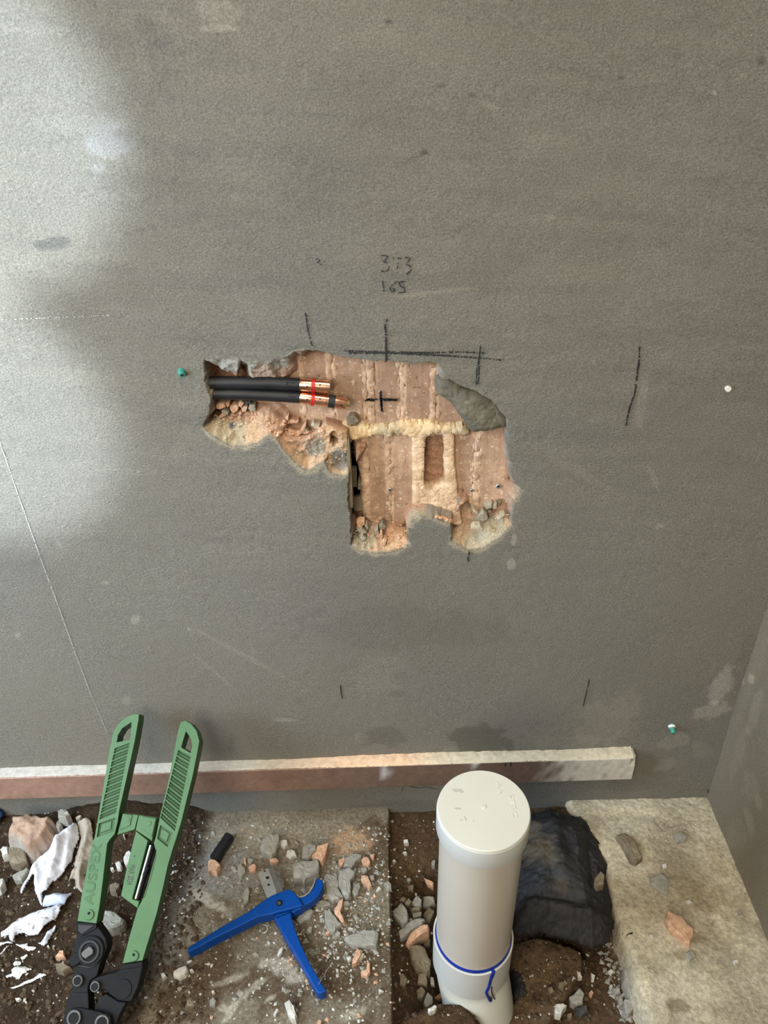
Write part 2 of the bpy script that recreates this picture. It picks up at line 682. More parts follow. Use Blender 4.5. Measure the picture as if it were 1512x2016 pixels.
Z_CORE = zone(T3((822, 310), (830, 240), (880, 215), (930, 240), (945, 330), (948, 395), (885, 425), (830, 395)), 0.010)


def plaster_wave(x, z):
    """trowelled plaster: shallow swells and slightly slanting trowel marks"""
    s = 0.0016 * fbm(x * 7, z * 7, 3, 1)
    q = z + 0.12 * x
    st = 0.0020 * fbm(x * 6, q * 45, 3, 2) * smooth(0.35, 0.9, z)
    g = 0.00055 * fbm(x * 120, z * 120, 2, 3)
    return -(s + st + g)


def hole_depth(x, z):
    d = plaster_wave(x, z)
    wob = 0.0022 * fbm(x * 170, z * 170, 4, 5) + 0.0016 * fbm(x * 55, z * 55, 2, 6)
    sd, nx, nz = poly_sd(x, z, OUT_XZ)
    sd = sd + wob
    up = nz / np.maximum(np.hypot(nx, nz), 1e-6) * np.sign(sd)      # +1: nearest edge is above
    qx, qy = proj(np.stack([x, np.zeros_like(x), z], 1))
    chip = smooth(640, 580, qx)                                    # top left: broad bevelled chips
    slope = np.where(up > 0, (0.62 * chip + 4.5 * (1 - chip)) * np.clip(up, 0, 1) + 8.0 * (1 - np.clip(up, 0, 1)), 0.95 + 7.0 * (1 + np.minimum(up, 0)) ** 3)
    slope = slope + 4.0 * smooth(785, 805, qx) * smooth(905, 890, qx) * smooth(935, 960, qy) * smooth(1045, 1030, qy)
    slope = slope * (1 + 0.35 * fbm(x * 50, z * 50, 3, 7))
    cap = np.full(x.shape, 0.047)
    zs, _, _ = poly_sd(x, z, Z_SHALLOW)
    cap = cap + (0.011 - cap) * smooth(-0.003, 0.002, zs)
    zl, _, _ = poly_sd(x, z, Z_SLOT)
    cap = cap + (0.09 - cap) * smooth(-0.0008, 0.0008, zl)
    lump = 0.005 * fbm(x * 70, z * 70, 4, 8) + 0.0030 * fbm(x * 200, z * 200, 3, 9)
    dep = np.clip(sd * slope, 0, None)
    dep = np.minimum(dep, cap)
    inside = smooth(0.0, 0.004, sd)
    lip = 0.0003 * np.exp(-((sd + 0.002) / 0.003) ** 2)             # plaster face rounds off towards the break
    dep = dep + lump * inside * smooth(0, 0.006, dep)
    dep = np.where(sd > 0.0005, np.maximum(dep, 0.085 * smooth(-0.0006, 0.0006, zl)), dep)
    zc, _, _ = poly_sd(x, z, Z_CORE)
    dep = np.maximum(dep, 0.065 * smooth(-0.0005, 0.0007, zc + 0.0008 * fbm(x * 300, z * 300, 2, 10)))
    return d + dep + lip, sd, up, cap


# stains: (px, py, rx, ry, angle deg, colour factor or colour, strength)
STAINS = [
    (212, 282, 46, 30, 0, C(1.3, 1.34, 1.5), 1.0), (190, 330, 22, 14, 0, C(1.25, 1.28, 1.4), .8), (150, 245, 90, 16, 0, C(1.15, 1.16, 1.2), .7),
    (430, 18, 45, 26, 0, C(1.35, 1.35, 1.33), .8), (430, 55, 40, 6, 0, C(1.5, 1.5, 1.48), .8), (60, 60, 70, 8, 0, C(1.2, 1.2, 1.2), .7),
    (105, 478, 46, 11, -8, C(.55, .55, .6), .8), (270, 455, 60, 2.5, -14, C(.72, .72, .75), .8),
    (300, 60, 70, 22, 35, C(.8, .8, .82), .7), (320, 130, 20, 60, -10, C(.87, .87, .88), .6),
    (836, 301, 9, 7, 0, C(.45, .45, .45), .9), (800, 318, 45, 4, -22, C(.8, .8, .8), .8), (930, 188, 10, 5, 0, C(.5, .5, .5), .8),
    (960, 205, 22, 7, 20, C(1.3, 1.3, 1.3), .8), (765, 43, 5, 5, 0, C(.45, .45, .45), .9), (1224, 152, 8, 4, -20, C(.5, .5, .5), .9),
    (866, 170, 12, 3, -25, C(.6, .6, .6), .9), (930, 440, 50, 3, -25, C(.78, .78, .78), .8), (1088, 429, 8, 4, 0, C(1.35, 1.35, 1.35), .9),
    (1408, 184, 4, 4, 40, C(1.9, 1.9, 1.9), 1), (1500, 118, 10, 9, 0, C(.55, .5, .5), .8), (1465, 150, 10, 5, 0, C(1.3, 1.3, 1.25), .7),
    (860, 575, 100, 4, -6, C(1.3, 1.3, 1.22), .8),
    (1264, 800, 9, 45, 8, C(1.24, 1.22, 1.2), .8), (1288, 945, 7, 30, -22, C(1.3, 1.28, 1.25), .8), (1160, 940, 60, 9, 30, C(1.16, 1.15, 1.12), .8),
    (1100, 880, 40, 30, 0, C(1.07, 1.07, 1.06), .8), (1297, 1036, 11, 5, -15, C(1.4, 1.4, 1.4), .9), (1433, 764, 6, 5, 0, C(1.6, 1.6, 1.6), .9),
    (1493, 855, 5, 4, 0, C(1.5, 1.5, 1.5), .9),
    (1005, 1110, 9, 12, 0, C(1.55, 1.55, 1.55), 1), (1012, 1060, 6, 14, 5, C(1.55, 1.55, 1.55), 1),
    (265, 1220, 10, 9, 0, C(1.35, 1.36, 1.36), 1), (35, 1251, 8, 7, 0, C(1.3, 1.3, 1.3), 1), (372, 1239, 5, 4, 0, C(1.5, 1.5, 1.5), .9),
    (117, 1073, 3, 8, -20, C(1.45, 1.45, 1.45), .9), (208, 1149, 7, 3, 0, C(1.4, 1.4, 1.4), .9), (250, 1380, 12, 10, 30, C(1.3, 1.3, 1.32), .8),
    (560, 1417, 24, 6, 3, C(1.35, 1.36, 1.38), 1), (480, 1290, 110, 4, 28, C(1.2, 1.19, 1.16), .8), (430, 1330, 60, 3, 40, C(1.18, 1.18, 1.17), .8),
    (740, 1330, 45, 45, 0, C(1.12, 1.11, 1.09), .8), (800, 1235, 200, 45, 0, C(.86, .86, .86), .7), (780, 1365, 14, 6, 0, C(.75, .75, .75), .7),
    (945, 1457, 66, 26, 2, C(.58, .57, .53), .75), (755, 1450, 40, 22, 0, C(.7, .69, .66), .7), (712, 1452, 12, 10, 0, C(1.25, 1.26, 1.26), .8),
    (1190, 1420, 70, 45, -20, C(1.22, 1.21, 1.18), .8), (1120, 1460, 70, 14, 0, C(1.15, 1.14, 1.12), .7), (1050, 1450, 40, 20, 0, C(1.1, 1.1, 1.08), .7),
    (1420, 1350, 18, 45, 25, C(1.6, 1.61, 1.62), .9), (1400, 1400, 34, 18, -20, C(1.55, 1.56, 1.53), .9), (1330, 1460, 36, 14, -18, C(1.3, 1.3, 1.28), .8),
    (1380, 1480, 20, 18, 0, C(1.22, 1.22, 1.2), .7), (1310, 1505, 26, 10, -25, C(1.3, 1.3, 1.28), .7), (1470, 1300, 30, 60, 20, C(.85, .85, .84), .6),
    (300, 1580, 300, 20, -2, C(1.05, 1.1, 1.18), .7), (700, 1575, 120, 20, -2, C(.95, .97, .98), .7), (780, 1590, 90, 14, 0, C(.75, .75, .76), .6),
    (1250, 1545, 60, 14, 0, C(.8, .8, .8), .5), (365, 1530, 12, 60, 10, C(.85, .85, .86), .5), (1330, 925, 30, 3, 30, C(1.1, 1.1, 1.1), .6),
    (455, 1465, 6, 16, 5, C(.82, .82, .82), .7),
]


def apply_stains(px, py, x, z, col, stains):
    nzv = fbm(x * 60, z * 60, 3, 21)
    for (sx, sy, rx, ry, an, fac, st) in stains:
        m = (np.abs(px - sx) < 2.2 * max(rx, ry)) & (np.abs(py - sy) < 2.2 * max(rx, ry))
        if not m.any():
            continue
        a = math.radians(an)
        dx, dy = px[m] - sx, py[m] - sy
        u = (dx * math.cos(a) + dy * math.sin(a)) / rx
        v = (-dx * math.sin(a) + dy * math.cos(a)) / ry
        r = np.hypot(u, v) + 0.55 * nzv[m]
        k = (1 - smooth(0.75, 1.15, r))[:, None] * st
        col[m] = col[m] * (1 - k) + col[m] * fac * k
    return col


def wall_colour(P, sd=None, up=None, dep=None):
    px, py = proj(P)
    x, z = P[:, 0], P[:, 2]
    n1 = fbm(x * 4, z * 4, 4, 31)
    n2 = fbm(x * 16, (z + .12 * x) * 40, 3, 32)
    base = GREY[None, :] * (1 + 0.10 * n1 + 0.10 * n2 * smooth(0.3, 0.9, z))[:, None]
    base = base * (1 + 0.05 * fbm(x * 3, z * 3, 2, 33)[:, None] * C(-1, 0, 1.2)[None, :])
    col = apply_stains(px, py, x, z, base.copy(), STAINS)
    if sd is not None:
        n3 = fbm(x * 90, z * 90, 4, 41)
        n4 = fbm(x * 30, z * 30, 3, 42)
        cream = C(0.62, 0.51, 0.34)
        peach = C(0.74, 0.46, 0.27)
        pale = C(0.50, 0.47, 0.40)
        terra = C(0.60, 0.34, 0.215)
        # pale dust halo below the lower lips, on the face
        low = smooth(-0.1, 0.6, -up)
        halo = smooth(-0.008, -0.001, sd + 0.005 * n3) * (sd < 0.02) * low
        col = col * (1 - 0.55 * halo[:, None]) + cream * 0.95 * 0.55 * halo[:, None]
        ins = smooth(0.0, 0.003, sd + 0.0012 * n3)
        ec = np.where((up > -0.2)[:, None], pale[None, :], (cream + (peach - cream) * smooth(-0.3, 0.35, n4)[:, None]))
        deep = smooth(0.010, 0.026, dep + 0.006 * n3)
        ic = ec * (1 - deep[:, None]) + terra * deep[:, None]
        # peach dust spills: left pocket, chipped shelf, bottom pocket
        for (sx, sy, r, c, st) in [(505, 850, 45, peach, .8), (450, 860, 40, cream, .9), (640, 900, 60, C(.72, .47, .29), .9), (620, 880, 24, C(.30, .29, .25), .8),
                                   (670, 905, 24, C(.27, .26, .24), .85), (775, 1050, 36, C(.80, .50, .29), .95), (720, 1060, 32, C(.52, .46, .33), .9),
                                   (950, 1055, 50, C(.60, .52, .37), .9), (870, 1005, 34, C(.34, .32, .29), .8), (455, 838, 10, C(.16, .14, .18), .9),
                                   (590, 710, 26, C(.62, .46, .37), .8), (520, 735, 24, C(.62, .42, .30), .7), (1000, 980, 30, C(.70, .45, .30), .8),
                                   (565, 835, 60, C(.70, .42, .28), .8), (845, 725, 20, C(.56, .57, .52), .95), (820, 705, 24, C(.42, .40, .36), .9)]:
            rr = np.hypot(px - sx, py - sy) / r + 0.5 * n3
            k = (1 - smooth(0.6, 1.1, rr))[:, None] * st
            ic = ic * (1 - k) + c * k
        ic = ic * (1 + 0.16 * n3)[:, None]
        col = col * (1 - ins[:, None]) + ic * ins[:, None]
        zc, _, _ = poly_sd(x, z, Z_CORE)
        void = np.maximum(smooth(0.055, 0.07, dep), 0.93 * smooth(-0.0006, 0.0006, zc) * smooth(0.012, 0.022, dep))[:, None]  # recess shade painted in: core hole and slot blacken with depth
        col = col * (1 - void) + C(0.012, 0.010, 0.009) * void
    return np.clip(col, 0.004, 0.95)


def build_back_wall():
    step = 0.003
    fx0, fx1 = W(372, 880).x, W(1070, 880).x
    fz1, fz0 = W(700, 655).z, W(700, 1130).z
    x_mid0, x_mid1 = -0.80, XR + 0.004
    xs = np.concatenate([np.linspace(-2.0, x_mid0, 16)[:-1], np.arange(x_mid0, fx0, step), np.linspace(fx0, fx1, 140)])
    xs = np.concatenate([xs, np.linspace(fx1, x_mid1, int((x_mid1 - fx1) / step) + 1)[1:]])
    zs = np.concatenate([np.linspace(-0.14, fz0, int((fz0 + 0.14) / step) + 1)[:-1], np.linspace(fz0, fz1, 110),
                         np.linspace(fz1, 1.42, int((1.42 - fz1) / step) + 1)[1:], np.linspace(1.42, 2.6, 16)[1:]])
    X, Zg = np.meshgrid(xs, zs, indexing='ij')
    x, z = X.ravel(), Zg.ravel()
    P = np.stack([x, plaster_wave(x, z), z], 1)
    ci, cj = len(xs) - 1, len(zs) - 1
    cx = (xs[:-1] + xs[1:]) / 2
    cz = (zs[:-1] + zs[1:]) / 2
    keep = ~(((cx > fx0) & (cx < fx1))[:, None] & ((cz > fz0) & (cz < fz1))[None, :])
    Q = grid_quads(len(xs), len(zs), keep)
    col = wall_colour(P)
    P, Q, col = compact(P, Q, col)
    # fine part around the hole
    f = 0.00115
    xf = np.linspace(fx0, fx1, int((fx1 - fx0) / f))
    zf = np.linspace(fz0, fz1, int((fz1 - fz0) / f))
    X, Zg = np.meshgrid(xf, zf, indexing='ij')
    x, z = X.ravel(), Zg.ravel()
    d, sd, up, cap = hole_depth(x, z)
    P2 = np.stack([x, d, z], 1)
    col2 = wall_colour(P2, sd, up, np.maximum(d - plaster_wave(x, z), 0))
    Q2 = grid_quads(len(xf), len(zf)) + len(P)
    V = np.concatenate([P, P2])
    Q = np.concatenate([Q, Q2])
    me = np_mesh('wall_back', V, Q[:, ::-1], True, np.concatenate([col, col2]))
    return tag(link('wall_back', me, M['plaster']), 'grey rendered back wall with a chased-out hole exposing terracotta blocks', 'wall', kind='structure')


wall_back = build_back_wall()


def wall_patch(name, poly, depth, hfun, cfun, m, parent, res=0.0012, back=0.02, ragged=0.0015, seed=3.0):
    """a block face in the hole: closed slab whose front (towards the room) has real relief hfun(u, v) in metres"""
    pz = [(W(px, py, depth).x, W(px, py, depth).z) for px, py in poly]
    a = np.array(pz)
    x0, z0 = a.min(0) - 0.003
    x1, z1 = a.max(0) + 0.003
    nx, nz = max(6, int((x1 - x0) / res)), max(6, int((z1 - z0) / res))
    xs, zs = np.linspace(x0, x1, nx), np.linspace(z0, z1, nz)
    X, Zg = np.meshgrid(xs, zs, indexing='ij')
    x, z = X.ravel(), Zg.ravel()
    sd, _, _ = poly_sd(x, z, pz)
    sd = sd + ragged * fbm(x * 150, z * 150, 3, seed)
    h = hfun(x, z, sd)
    y = depth - h + back * smooth(0.0012, -0.0012, sd)
    P = np.stack([x, y, z], 1)
    ok = (sd > -0.0022).reshape(nx, nz)
    cell = ok[:-1, :-1] & ok[1:, :-1] & ok[1:, 1:] & ok[:-1, 1:]
    Q = grid_quads(nx, nz, cell)
    col = cfun(x, z, sd, h)
    P, Q, col = compact(P, Q, col)
    me = np_mesh(name, P, Q[:, ::-1], True, np.clip(col, 0.004, 0.95))
    sharpen(me, 38)
    o = link(name, me, m, parent)
    s = o.modifiers.new('solid', 'SOLIDIFY')
    s.thickness = 0.004
    s.offset = -1
    return o


def terra_fun(strips, amp=0.0011, seed=0.0):
    """extruded block face: smooth vertical flats, parted by torn rough strips (pixel spans) where webs broke away"""
    ss = [(W(a, 790, 0.036).x, W(b, 790, 0.036).x) for a, b in strips]

    def in_strip(x, z):
        k = np.zeros(x.shape)
        for q, (a, b) in enumerate(ss):
            wv = 0.0011 * fbm(z * 90, z * 0 + q, 4, seed + q)
            k = np.maximum(k, smooth(a - .0005, a + .0005, x + wv) * smooth(b + .0005, b - .0005, x + wv * .6))
        return k

    def h(x, z, sd):
        r = np.zeros(x.shape)
        for q, (a, b) in enumerate(ss):
            r = r + (1 if q % 2 == 0 else -1) * amp * smooth(-.0006, .0006, x - (a + b) / 2)
        k = in_strip(x, z)
        r = r + k * (0.0003 + 0.0020 * fbm(x * 260, z * 170, 4, seed + 7))
        r = r + 0.00025 * fbm(x * 380, z * 14, 2, seed + 3) + 0.0009 * fbm(x * 25, z * 25, 3, seed + 5)
        pit = smooth(0.60, 0.72, fbm(x * 210, z * 170, 2, seed + 9))
        return r - 0.0026 * pit * (.3 + .7 * k) - 0.003 * smooth(0.003, 0.0, sd)

    def c(x, z, sd, hh):
        n = smooth(-0.45, 0.45, fbm(x * 18, z * 14, 4, seed + 11))[:, None]
        col = C(0.36, 0.225, 0.145) * (1 - n) + C(0.50, 0.325, 0.215) * n
        col = col * (1 + .10 * fbm(x * 420, z * 12, 2, seed + 12))[:, None]
        k = (in_strip(x, z) * smooth(-.5, .2, fbm(x * 150, z * 110, 4, seed + 13)))[:, None]
        col = col * (1 - .75 * k) + C(.62, .42, .28) * .75 * k
        sp = smooth(0.55, 0.66, fbm(x * 430, z * 430, 2, seed + 15))[:, None]
        col = col * (1 - .75 * sp) + C(.80, .68, .54) * .75 * sp
        dk = smooth(0.58, 0.70, fbm(x * 210, z * 170, 2, seed + 9))[:, None]
        return col * (1 - .6 * dk) + C(.12, .07, .045) * .6 * dk
    return h, c


def block(name, poly, depth, edges, seed, parent=wall_back, amp=0.0011):
    h, c = terra_fun(edges, amp, seed)
    return wall_patch(name, poly, depth, h, c, M['terracotta'], parent, seed=seed)


block('terracotta_block', H1((480, 240), (560, 150), (800, 110), (1340, 150), (1352, 330), (1362, 650), (1290, 700), (1000, 700), (600, 770), (470, 600)),
      0.036, [(592, 602), (648, 664), (716, 737)], 1.0)
block('terracotta_block', [(738, 690), (800, 690), (870, 720), (925, 760), (925, 855), (738, 855)], 0.0350, [(782, 800), (846, 864)], 2.0)
block('terracotta_block', H2((205, 600), (640, 600), (640, 1140), (560, 1260), (420, 1360), (290, 1320), (270, 1080), (262, 900), (215, 760)),
      0.037, [(700, 720), (757, 772)], 3.0)
# the broken block with an open cell: a frame of two webs around a deep hollow
cellpoly = [(860 + (a - 860) * 1.12, b) for a, b in H2((702, 690), (712, 640), (760, 608), (845, 612), (852, 700), (855, 980), (800, 1000), (770, 1025), (710, 1010), (698, 980), (700, 850))]


def web_fun(x, z, sd):
    cp = [(W(px, py, 0.031).x, W(px, py, 0.031).z) for px, py in cellpoly]
    s2, _, _ = poly_sd(x, z, cp)
    s2 = s2 + 0.0006 * fbm(x * 60, z * 60, 2, 61)
    cut = smooth(-0.0003, 0.0003, s2)
    return (0.0008 * fbm(x * 260, z * 260, 3, 62) + 0.0006 * fbm(x * 40, z * 40, 2, 63)) * (1 - cut) - 0.030 * cut + 0.0012 * cut * fbm(x * 200, z * 16, 3, 66) - 0.002 * smooth(0.0015, 0, sd)


def web_col(x, z, sd, h):
    n = smooth(-.4, .4, fbm(x * 120, z * 120, 4, 64))[:, None]
    col = C(.58, .39, .24) * (1 - n) + C(.72, .52, .34) * n
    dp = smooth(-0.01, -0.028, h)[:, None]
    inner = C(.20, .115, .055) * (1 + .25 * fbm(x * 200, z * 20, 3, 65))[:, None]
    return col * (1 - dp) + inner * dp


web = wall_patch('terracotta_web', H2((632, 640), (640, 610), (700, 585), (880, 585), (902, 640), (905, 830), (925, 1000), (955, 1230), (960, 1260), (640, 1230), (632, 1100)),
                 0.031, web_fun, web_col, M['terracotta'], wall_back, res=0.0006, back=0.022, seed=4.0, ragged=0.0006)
tag(web, 'pale broken block web around an open dark cell')
block('terracotta_block', H2((880, 590), (1130, 580), (1290, 560), (1300, 800), (1290, 1100), (1290, 1270), (960, 1300), (925, 1100), (905, 830)),
      0.038, [(932, 953)], 5.0, amp=0.0022)
# sandy mortar bed between the courses
mb = wall_patch('mortar_bed', H2((60, 560), (160, 560), (350, 570), (470, 560), (560, 545), (760, 540), (850, 570), (960, 560), (1010, 600), (900, 600), (760, 605),
                                 (640, 640), (560, 610), (420, 625), (300, 640), (170, 660), (120, 640), (60, 620)), 0.029,
                lambda x, z, sd: 0.0012 * np.clip(sd / 0.007, 0, 1) + 0.0035 * fbm(x * 40, z * 55, 3, 71) + .0013 * fbm(x * 260, z * 260, 3, 72),
                lambda x, z, sd, h: C(.60, .47, .29) * (1 + .22 * fbm(x * 130, z * 130, 4, 73))[:, None] + C(.12, .03, -.01) * smooth(-.2, .5, fbm(x * 30, z * 30, 2, 74))[:, None],
                M['crumb'], wall_back, seed=6.0, ragged=0.005)
tag(mb, 'crumbly sand-coloured mortar bed between the block courses')
# grey mortar slab still hanging at the upper right of the hole
mc = wall_patch('mortar_lump', T6((310, 390), (420, 380), (540, 425), (600, 510), (790, 545), (930, 585), (1060, 675), (1115, 760), (1185, 850), (1235, 910), (1190, 985),
                                  (1000, 1032), (860, 1048), (760, 1062), (700, 985), (620, 860), (530, 720), (400, 600), (300, 560)), 0.020,
                lambda x, z, sd: 0.006 * np.clip(sd / 0.006, 0, 1) ** .7 + 0.006 * fbm(x * 32, z * 45, 3, 81) + .0012 * fbm(x * 260, z * 260, 3, 82),
                lambda x, z, sd, h: C(.155, .138, .102) * (1 + .25 * fbm(x * 90, z * 90, 4, 83))[:, None], M['crumb'], wall_back, seed=7.0, back=0.024)
tag(mc, 'dark grey mortar lump at the upper right of the hole')
# wooden sliver standing along the left of the lower pocket, and blocks seen in the slot
fr_w = Frame((0, 0.006, 0), (1, 0, 0), (0, 0, 1), (0, -1, 0))
prism('edge_sliver', fr_w, [T3((1095, 330), (1115, 340), (1150, 900), (1175, 1361), (1120, 1361), (1100, 870), (1075, 700))], 0.0, -0.03, M['stone_brown'], wall_back, 0.0005)
fr_s = Frame((0, 0.034, 0), (1, 0, 0), (0, 0, 1), (0, -1, 0))
for pts in (T3((1150, 790), (1225, 790), (1230, 1055), (1165, 1050)), T3((1245, 960), (1275, 915), (1300, 1000), (1290, 1095), (1240, 1090)),
            T4((195, 180), (300, 150), (370, 290), (320, 350), (200, 345))):
    prism('packing_piece', fr_s, [pts], 0.0, -0.012, M['stone_brown'], wall_back, 0.0006)

# ------------------------------------------------------------------ marker writing on the wall (parts of the wall)


def on_wall(px, py):
    p = W(px, py, -0.0012)
    d = float(plaster_wave(np.array([p.x]), np.array([p.z]))[0])
    return Vector((p.x, d - 0.0013, p.z))


MARK = [
    ('marker_number', 'three-digit number 373 in worn black felt pen', [M3((585, 80), (612, 78), (630, 90), (600, 122), (626, 128)), M3((640, 150), (630, 178), (608, 187), (585, 180)),
                                                                        M3((655, 95), (690, 92), (720, 102)), M3((700, 130), (694, 175)), M3((745, 90), (782, 100), (755, 138), (782, 150), (788, 178), (755, 205))], 0.0020, .20),
    ('marker_number', 'three-digit number 165 in black felt pen', [M3((594, 252), (606, 322)), M3((692, 252), (662, 272), (646, 300), (655, 325), (676, 322), (668, 300)),
                                                                  M3((742, 258), (706, 256), (712, 282), (742, 300), (746, 326), (704, 333))], 0.0023, .12),
    ('marker_digit', 'small worn digit 3 in black felt pen', [M3((145, 103), (172, 108), (155, 122), (182, 142))], 0.0016, .3),
    ('marker_line', 'slanting dashed black line above the left of the hole', [M3((75, 465), (80, 500), (85, 560), (100, 620), (110, 660), (125, 702))], 0.0028, .18),
    ('marker_line', 'upright black line ending at the top of the hole', [M3((624, 503), (612, 560), (620, 640), (616, 720), (620, 795)), M3((616, 640), (622, 795))], 0.0033, .08),
    ('marker_line', 'long level black double line above the hole', [M3((325, 720), (450, 724), (620, 728), (900, 738), (1100, 735), (1300, 742)),
                                                                   M3((370, 738), (620, 736), (850, 750), (1100, 764), (1400, 788)), M3((360, 730), (800, 742), (1200, 772))], 0.0030, .38),
    ('marker_line', 'doubled upright black line right of the level line', [M3((1258, 695), (1246, 780), (1234, 850), (1228, 955)), M3((1256, 700), (1250, 800), (1248, 880), (1240, 955))], 0.0024, .1),
    ('marker_line', 'long curved black line at the right of the wall', [M4((768, 245), (765, 320), (750, 440), (738, 520), (710, 590), (685, 700))], 0.0034, .12),
    ('marker_line', 'short black line under the hole', [T5((485, 1248), (465, 1330), (470, 1412))], 0.0032, .12),
    ('marker_line', 'small black tick low on the wall', [M6((680, 755), (684, 785), (690, 822))], 0.0026, .2),
    ('marker_line', 'black tick low on the wall near the corner', [[(1160, 1338), (1155, 1362), (1148, 1390)]], 0.0026, .15),
]
for i, (nm, lb, st, wd, gp) in enumerate(MARK):
    tag(ribbon(nm, st, on_wall, wd, M['marker'], wall_back, gp, seed=i + 3), lb)
tag(ribbon('marker_cross', [H2((395, 318), (398, 360), (402, 420), (406, 472)), H2((392, 330), (400, 470)), H2((283, 392), (320, 378), (345, 388), (365, 378)), H2((385, 382), (430, 380), (512, 386)),
                            H2((300, 385), (350, 395)), H2((400, 388), (505, 390))],
           lambda a, b: W(a, b, 0.0285), 0.0036, M['marker'], wall_back, 0.05, seed=44), 'black pen cross on the terracotta')
tag(ribbon('chalk_line', [[(0, 872), (40, 985), (80, 1100), (110, 1180), (150, 1290), (180, 1370), (212, 1445)]], on_wall, 0.0016, M['scratch'], wall_back, 0.35, seed=51),
    'thin white scratched line slanting down the wall')
tag(ribbon('chalk_line', [[(0, 629), (60, 627), (140, 624), (215, 620)]], on_wall, 0.0012, M['scratch'], wall_back, 0.6, seed=52), 'faint level white line at the left')

# ------------------------------------------------------------------ right wall
def build_right_wall():
    ys = np.concatenate([np.linspace(-2.0, -0.55, 10)[:-1], np.arange(-0.55, 0.004, 0.004), [0.004]])
    zs = np.concatenate([np.arange(-0.14, 0.6, 0.004), np.linspace(0.6, 2.6, 40)])
    Y, Zg = np.meshgrid(ys, zs, indexing='ij')
    y, z = Y.ravel(), Zg.ravel()
    n = 0.0018 * fbm(y * 12, z * 12, 3, 91) + 0.0006 * fbm(y * 90, z * 90, 2, 92) - 0.006 * smooth(-0.03, 0.0, y) * smooth(0.05, 0.3, z)
    P = np.stack([XR + n, y, z], 1)
    px, py = proj(P)
    px = np.where(np.isfinite(px), px, 0)
    base = GREY * C(1.15, 1.10, 1.0) * (1 + .10 * fbm(y * 8, z * 8, 4, 93))[:, None]
    st = [(1480, 1335, 9, 10, 0, C(1.7, 1.68, 1.6), .9), (1462, 1340, 5, 5, 0, C(1.8, 1.8, 1.7), .9), (1485, 1400, 12, 50, 12, C(1.3, 1.3, 1.28), .8),
          (1478, 1550, 16, 30, 0, C(1.22, 1.22, 1.2), .7), (1475, 1620, 8, 30, -14, C(1.4, 1.4, 1.38), .7), (1450, 1640, 20, 30, 0, C(1.2, 1.2, 1.2), .7),
          (1495, 1580, 8, 16, 0, C(1.35, 1.35, 1.3), .7), (1455, 1480, 10, 60, 14, C(1.25, 1.24, 1.2), .6)]
    col = apply_stains(px, py, y, z, base, st)
    Q = grid_quads(len(ys), len(zs))
    me = np_mesh('wall_right', P, Q, True, np.clip(col, .01, .95))
    return tag(link('wall_right', me, M['plaster']), 'grey rendered side wall meeting the back wall at the right corner', 'wall', kind='structure')


wall_right = build_right_wall()

# ------------------------------------------------------------------ floor: slab, dirt, trench
PIPE = Vector((hit(952, 1592, (0, -0.267, 0), Vector((0, 1, 0)))))
PIPE_X, PIPE_Y = PIPE.x, PIPE.y
LEDGE = [(F(a, b).x, F(a, b).y) for a, b in [(1118, 1590), (1150, 1625), (1195, 1690), (1211, 1782), (1241, 1877), (1264, 1972), (1285, 2060)]]


def ledge_x(y):
    a = np.array(LEDGE)
    o = np.argsort(a[:, 1])
    return np.interp(y, a[o, 1], a[o, 0])


SLAB_X = F(772, 1900).x
CLOD = [(F(a, b, -0.05).x, F(a, b, -0.05).y) for a, b in S8((150, 180), (400, 160), (560, 170), (720, 220), (840, 320), (835, 470), (770, 620), (690, 770), (500, 960), (150, 960))]
MOUND = [(F(a, b, -0.04).x, F(a, b, -0.04).y) for a, b in Z6((60, 1560), (330, 1440), (420, 1440), (520, 1440), (600, 1490), (660, 1560), (700, 1640), (720, 1760), (60, 1760))]
LEFT_EDGE = [(F(a, b).x, F(a, b).y) for a, b in [(405, 1610), (400, 1700), (330, 1850), (300, 1950), (250, 2050)]]


def left_edge_x(y):
    a = np.array(LEFT_EDGE)
    o = np.argsort(a[:, 1])
    return np.interp(y, a[o, 1], a[o, 0])


def ground(x, y):
    x = np.asarray(x, float)
    y = np.asarray(y, float)
    wob = 0.004 * fbm(x * 30, y * 30, 3, 101)
    slab = 0.0022 * fbm(x * 14, y * 14, 3, 102) + 0.0006 * fbm(x * 120, y * 120, 3, 103)
    dirt = 0.007 * fbm(x * 11, y * 11, 3, 104) + 0.0045 * fbm(x * 45, y * 45, 4, 105) + 0.0015 * fbm(x * 150, y * 150, 3, 106)
    tl = smooth(0.012, -0.025, x - left_edge_x(y) + 3 * wob)
    z = slab * (1 - tl) + (dirt + 0.002) * tl
    # heap against the wall, far left
    hp = np.exp(-((x + 0.47) / 0.13) ** 2) * smooth(-0.10, -0.005, y)
    z = z + 0.035 * hp * tl
    # trench around the drain
    tr = smooth(-0.0015, 0.0015, x - SLAB_X - 0.3 * wob) * smooth(0.004, -0.004, x - ledge_x(y) + wob)
    near = smooth(0.0, -0.16, y)
    edge = smooth(0.0, 0.10, x - SLAB_X)
    tz = -0.012 - 0.020 * near - 0.055 * near * edge * smooth(0.42, 0.25, x) + dirt
    tz = tz - 0.02 * smooth(0.1, 0.0, np.hypot(x - PIPE_X, y - PIPE_Y) - 0.05)
    sc, _, _ = poly_sd(x, y, CLOD)
    tz = tz + 0.024 * smooth(-0.003, 0.006, sc + wob) * smooth(0.0, -0.02, 0.062 - np.hypot(x - PIPE_X, y - PIPE_Y))
    sm, _, _ = poly_sd(x, y, MOUND)
    tz = np.maximum(tz, -0.10 + (0.082 + 0.5 * dirt) * smooth(-0.012, 0.03, sm + wob))
    z = z * (1 - tr) + tz * tr
    return z


def gz(x, y):
    return float(ground(np.array([x]), np.array([y]))[0])


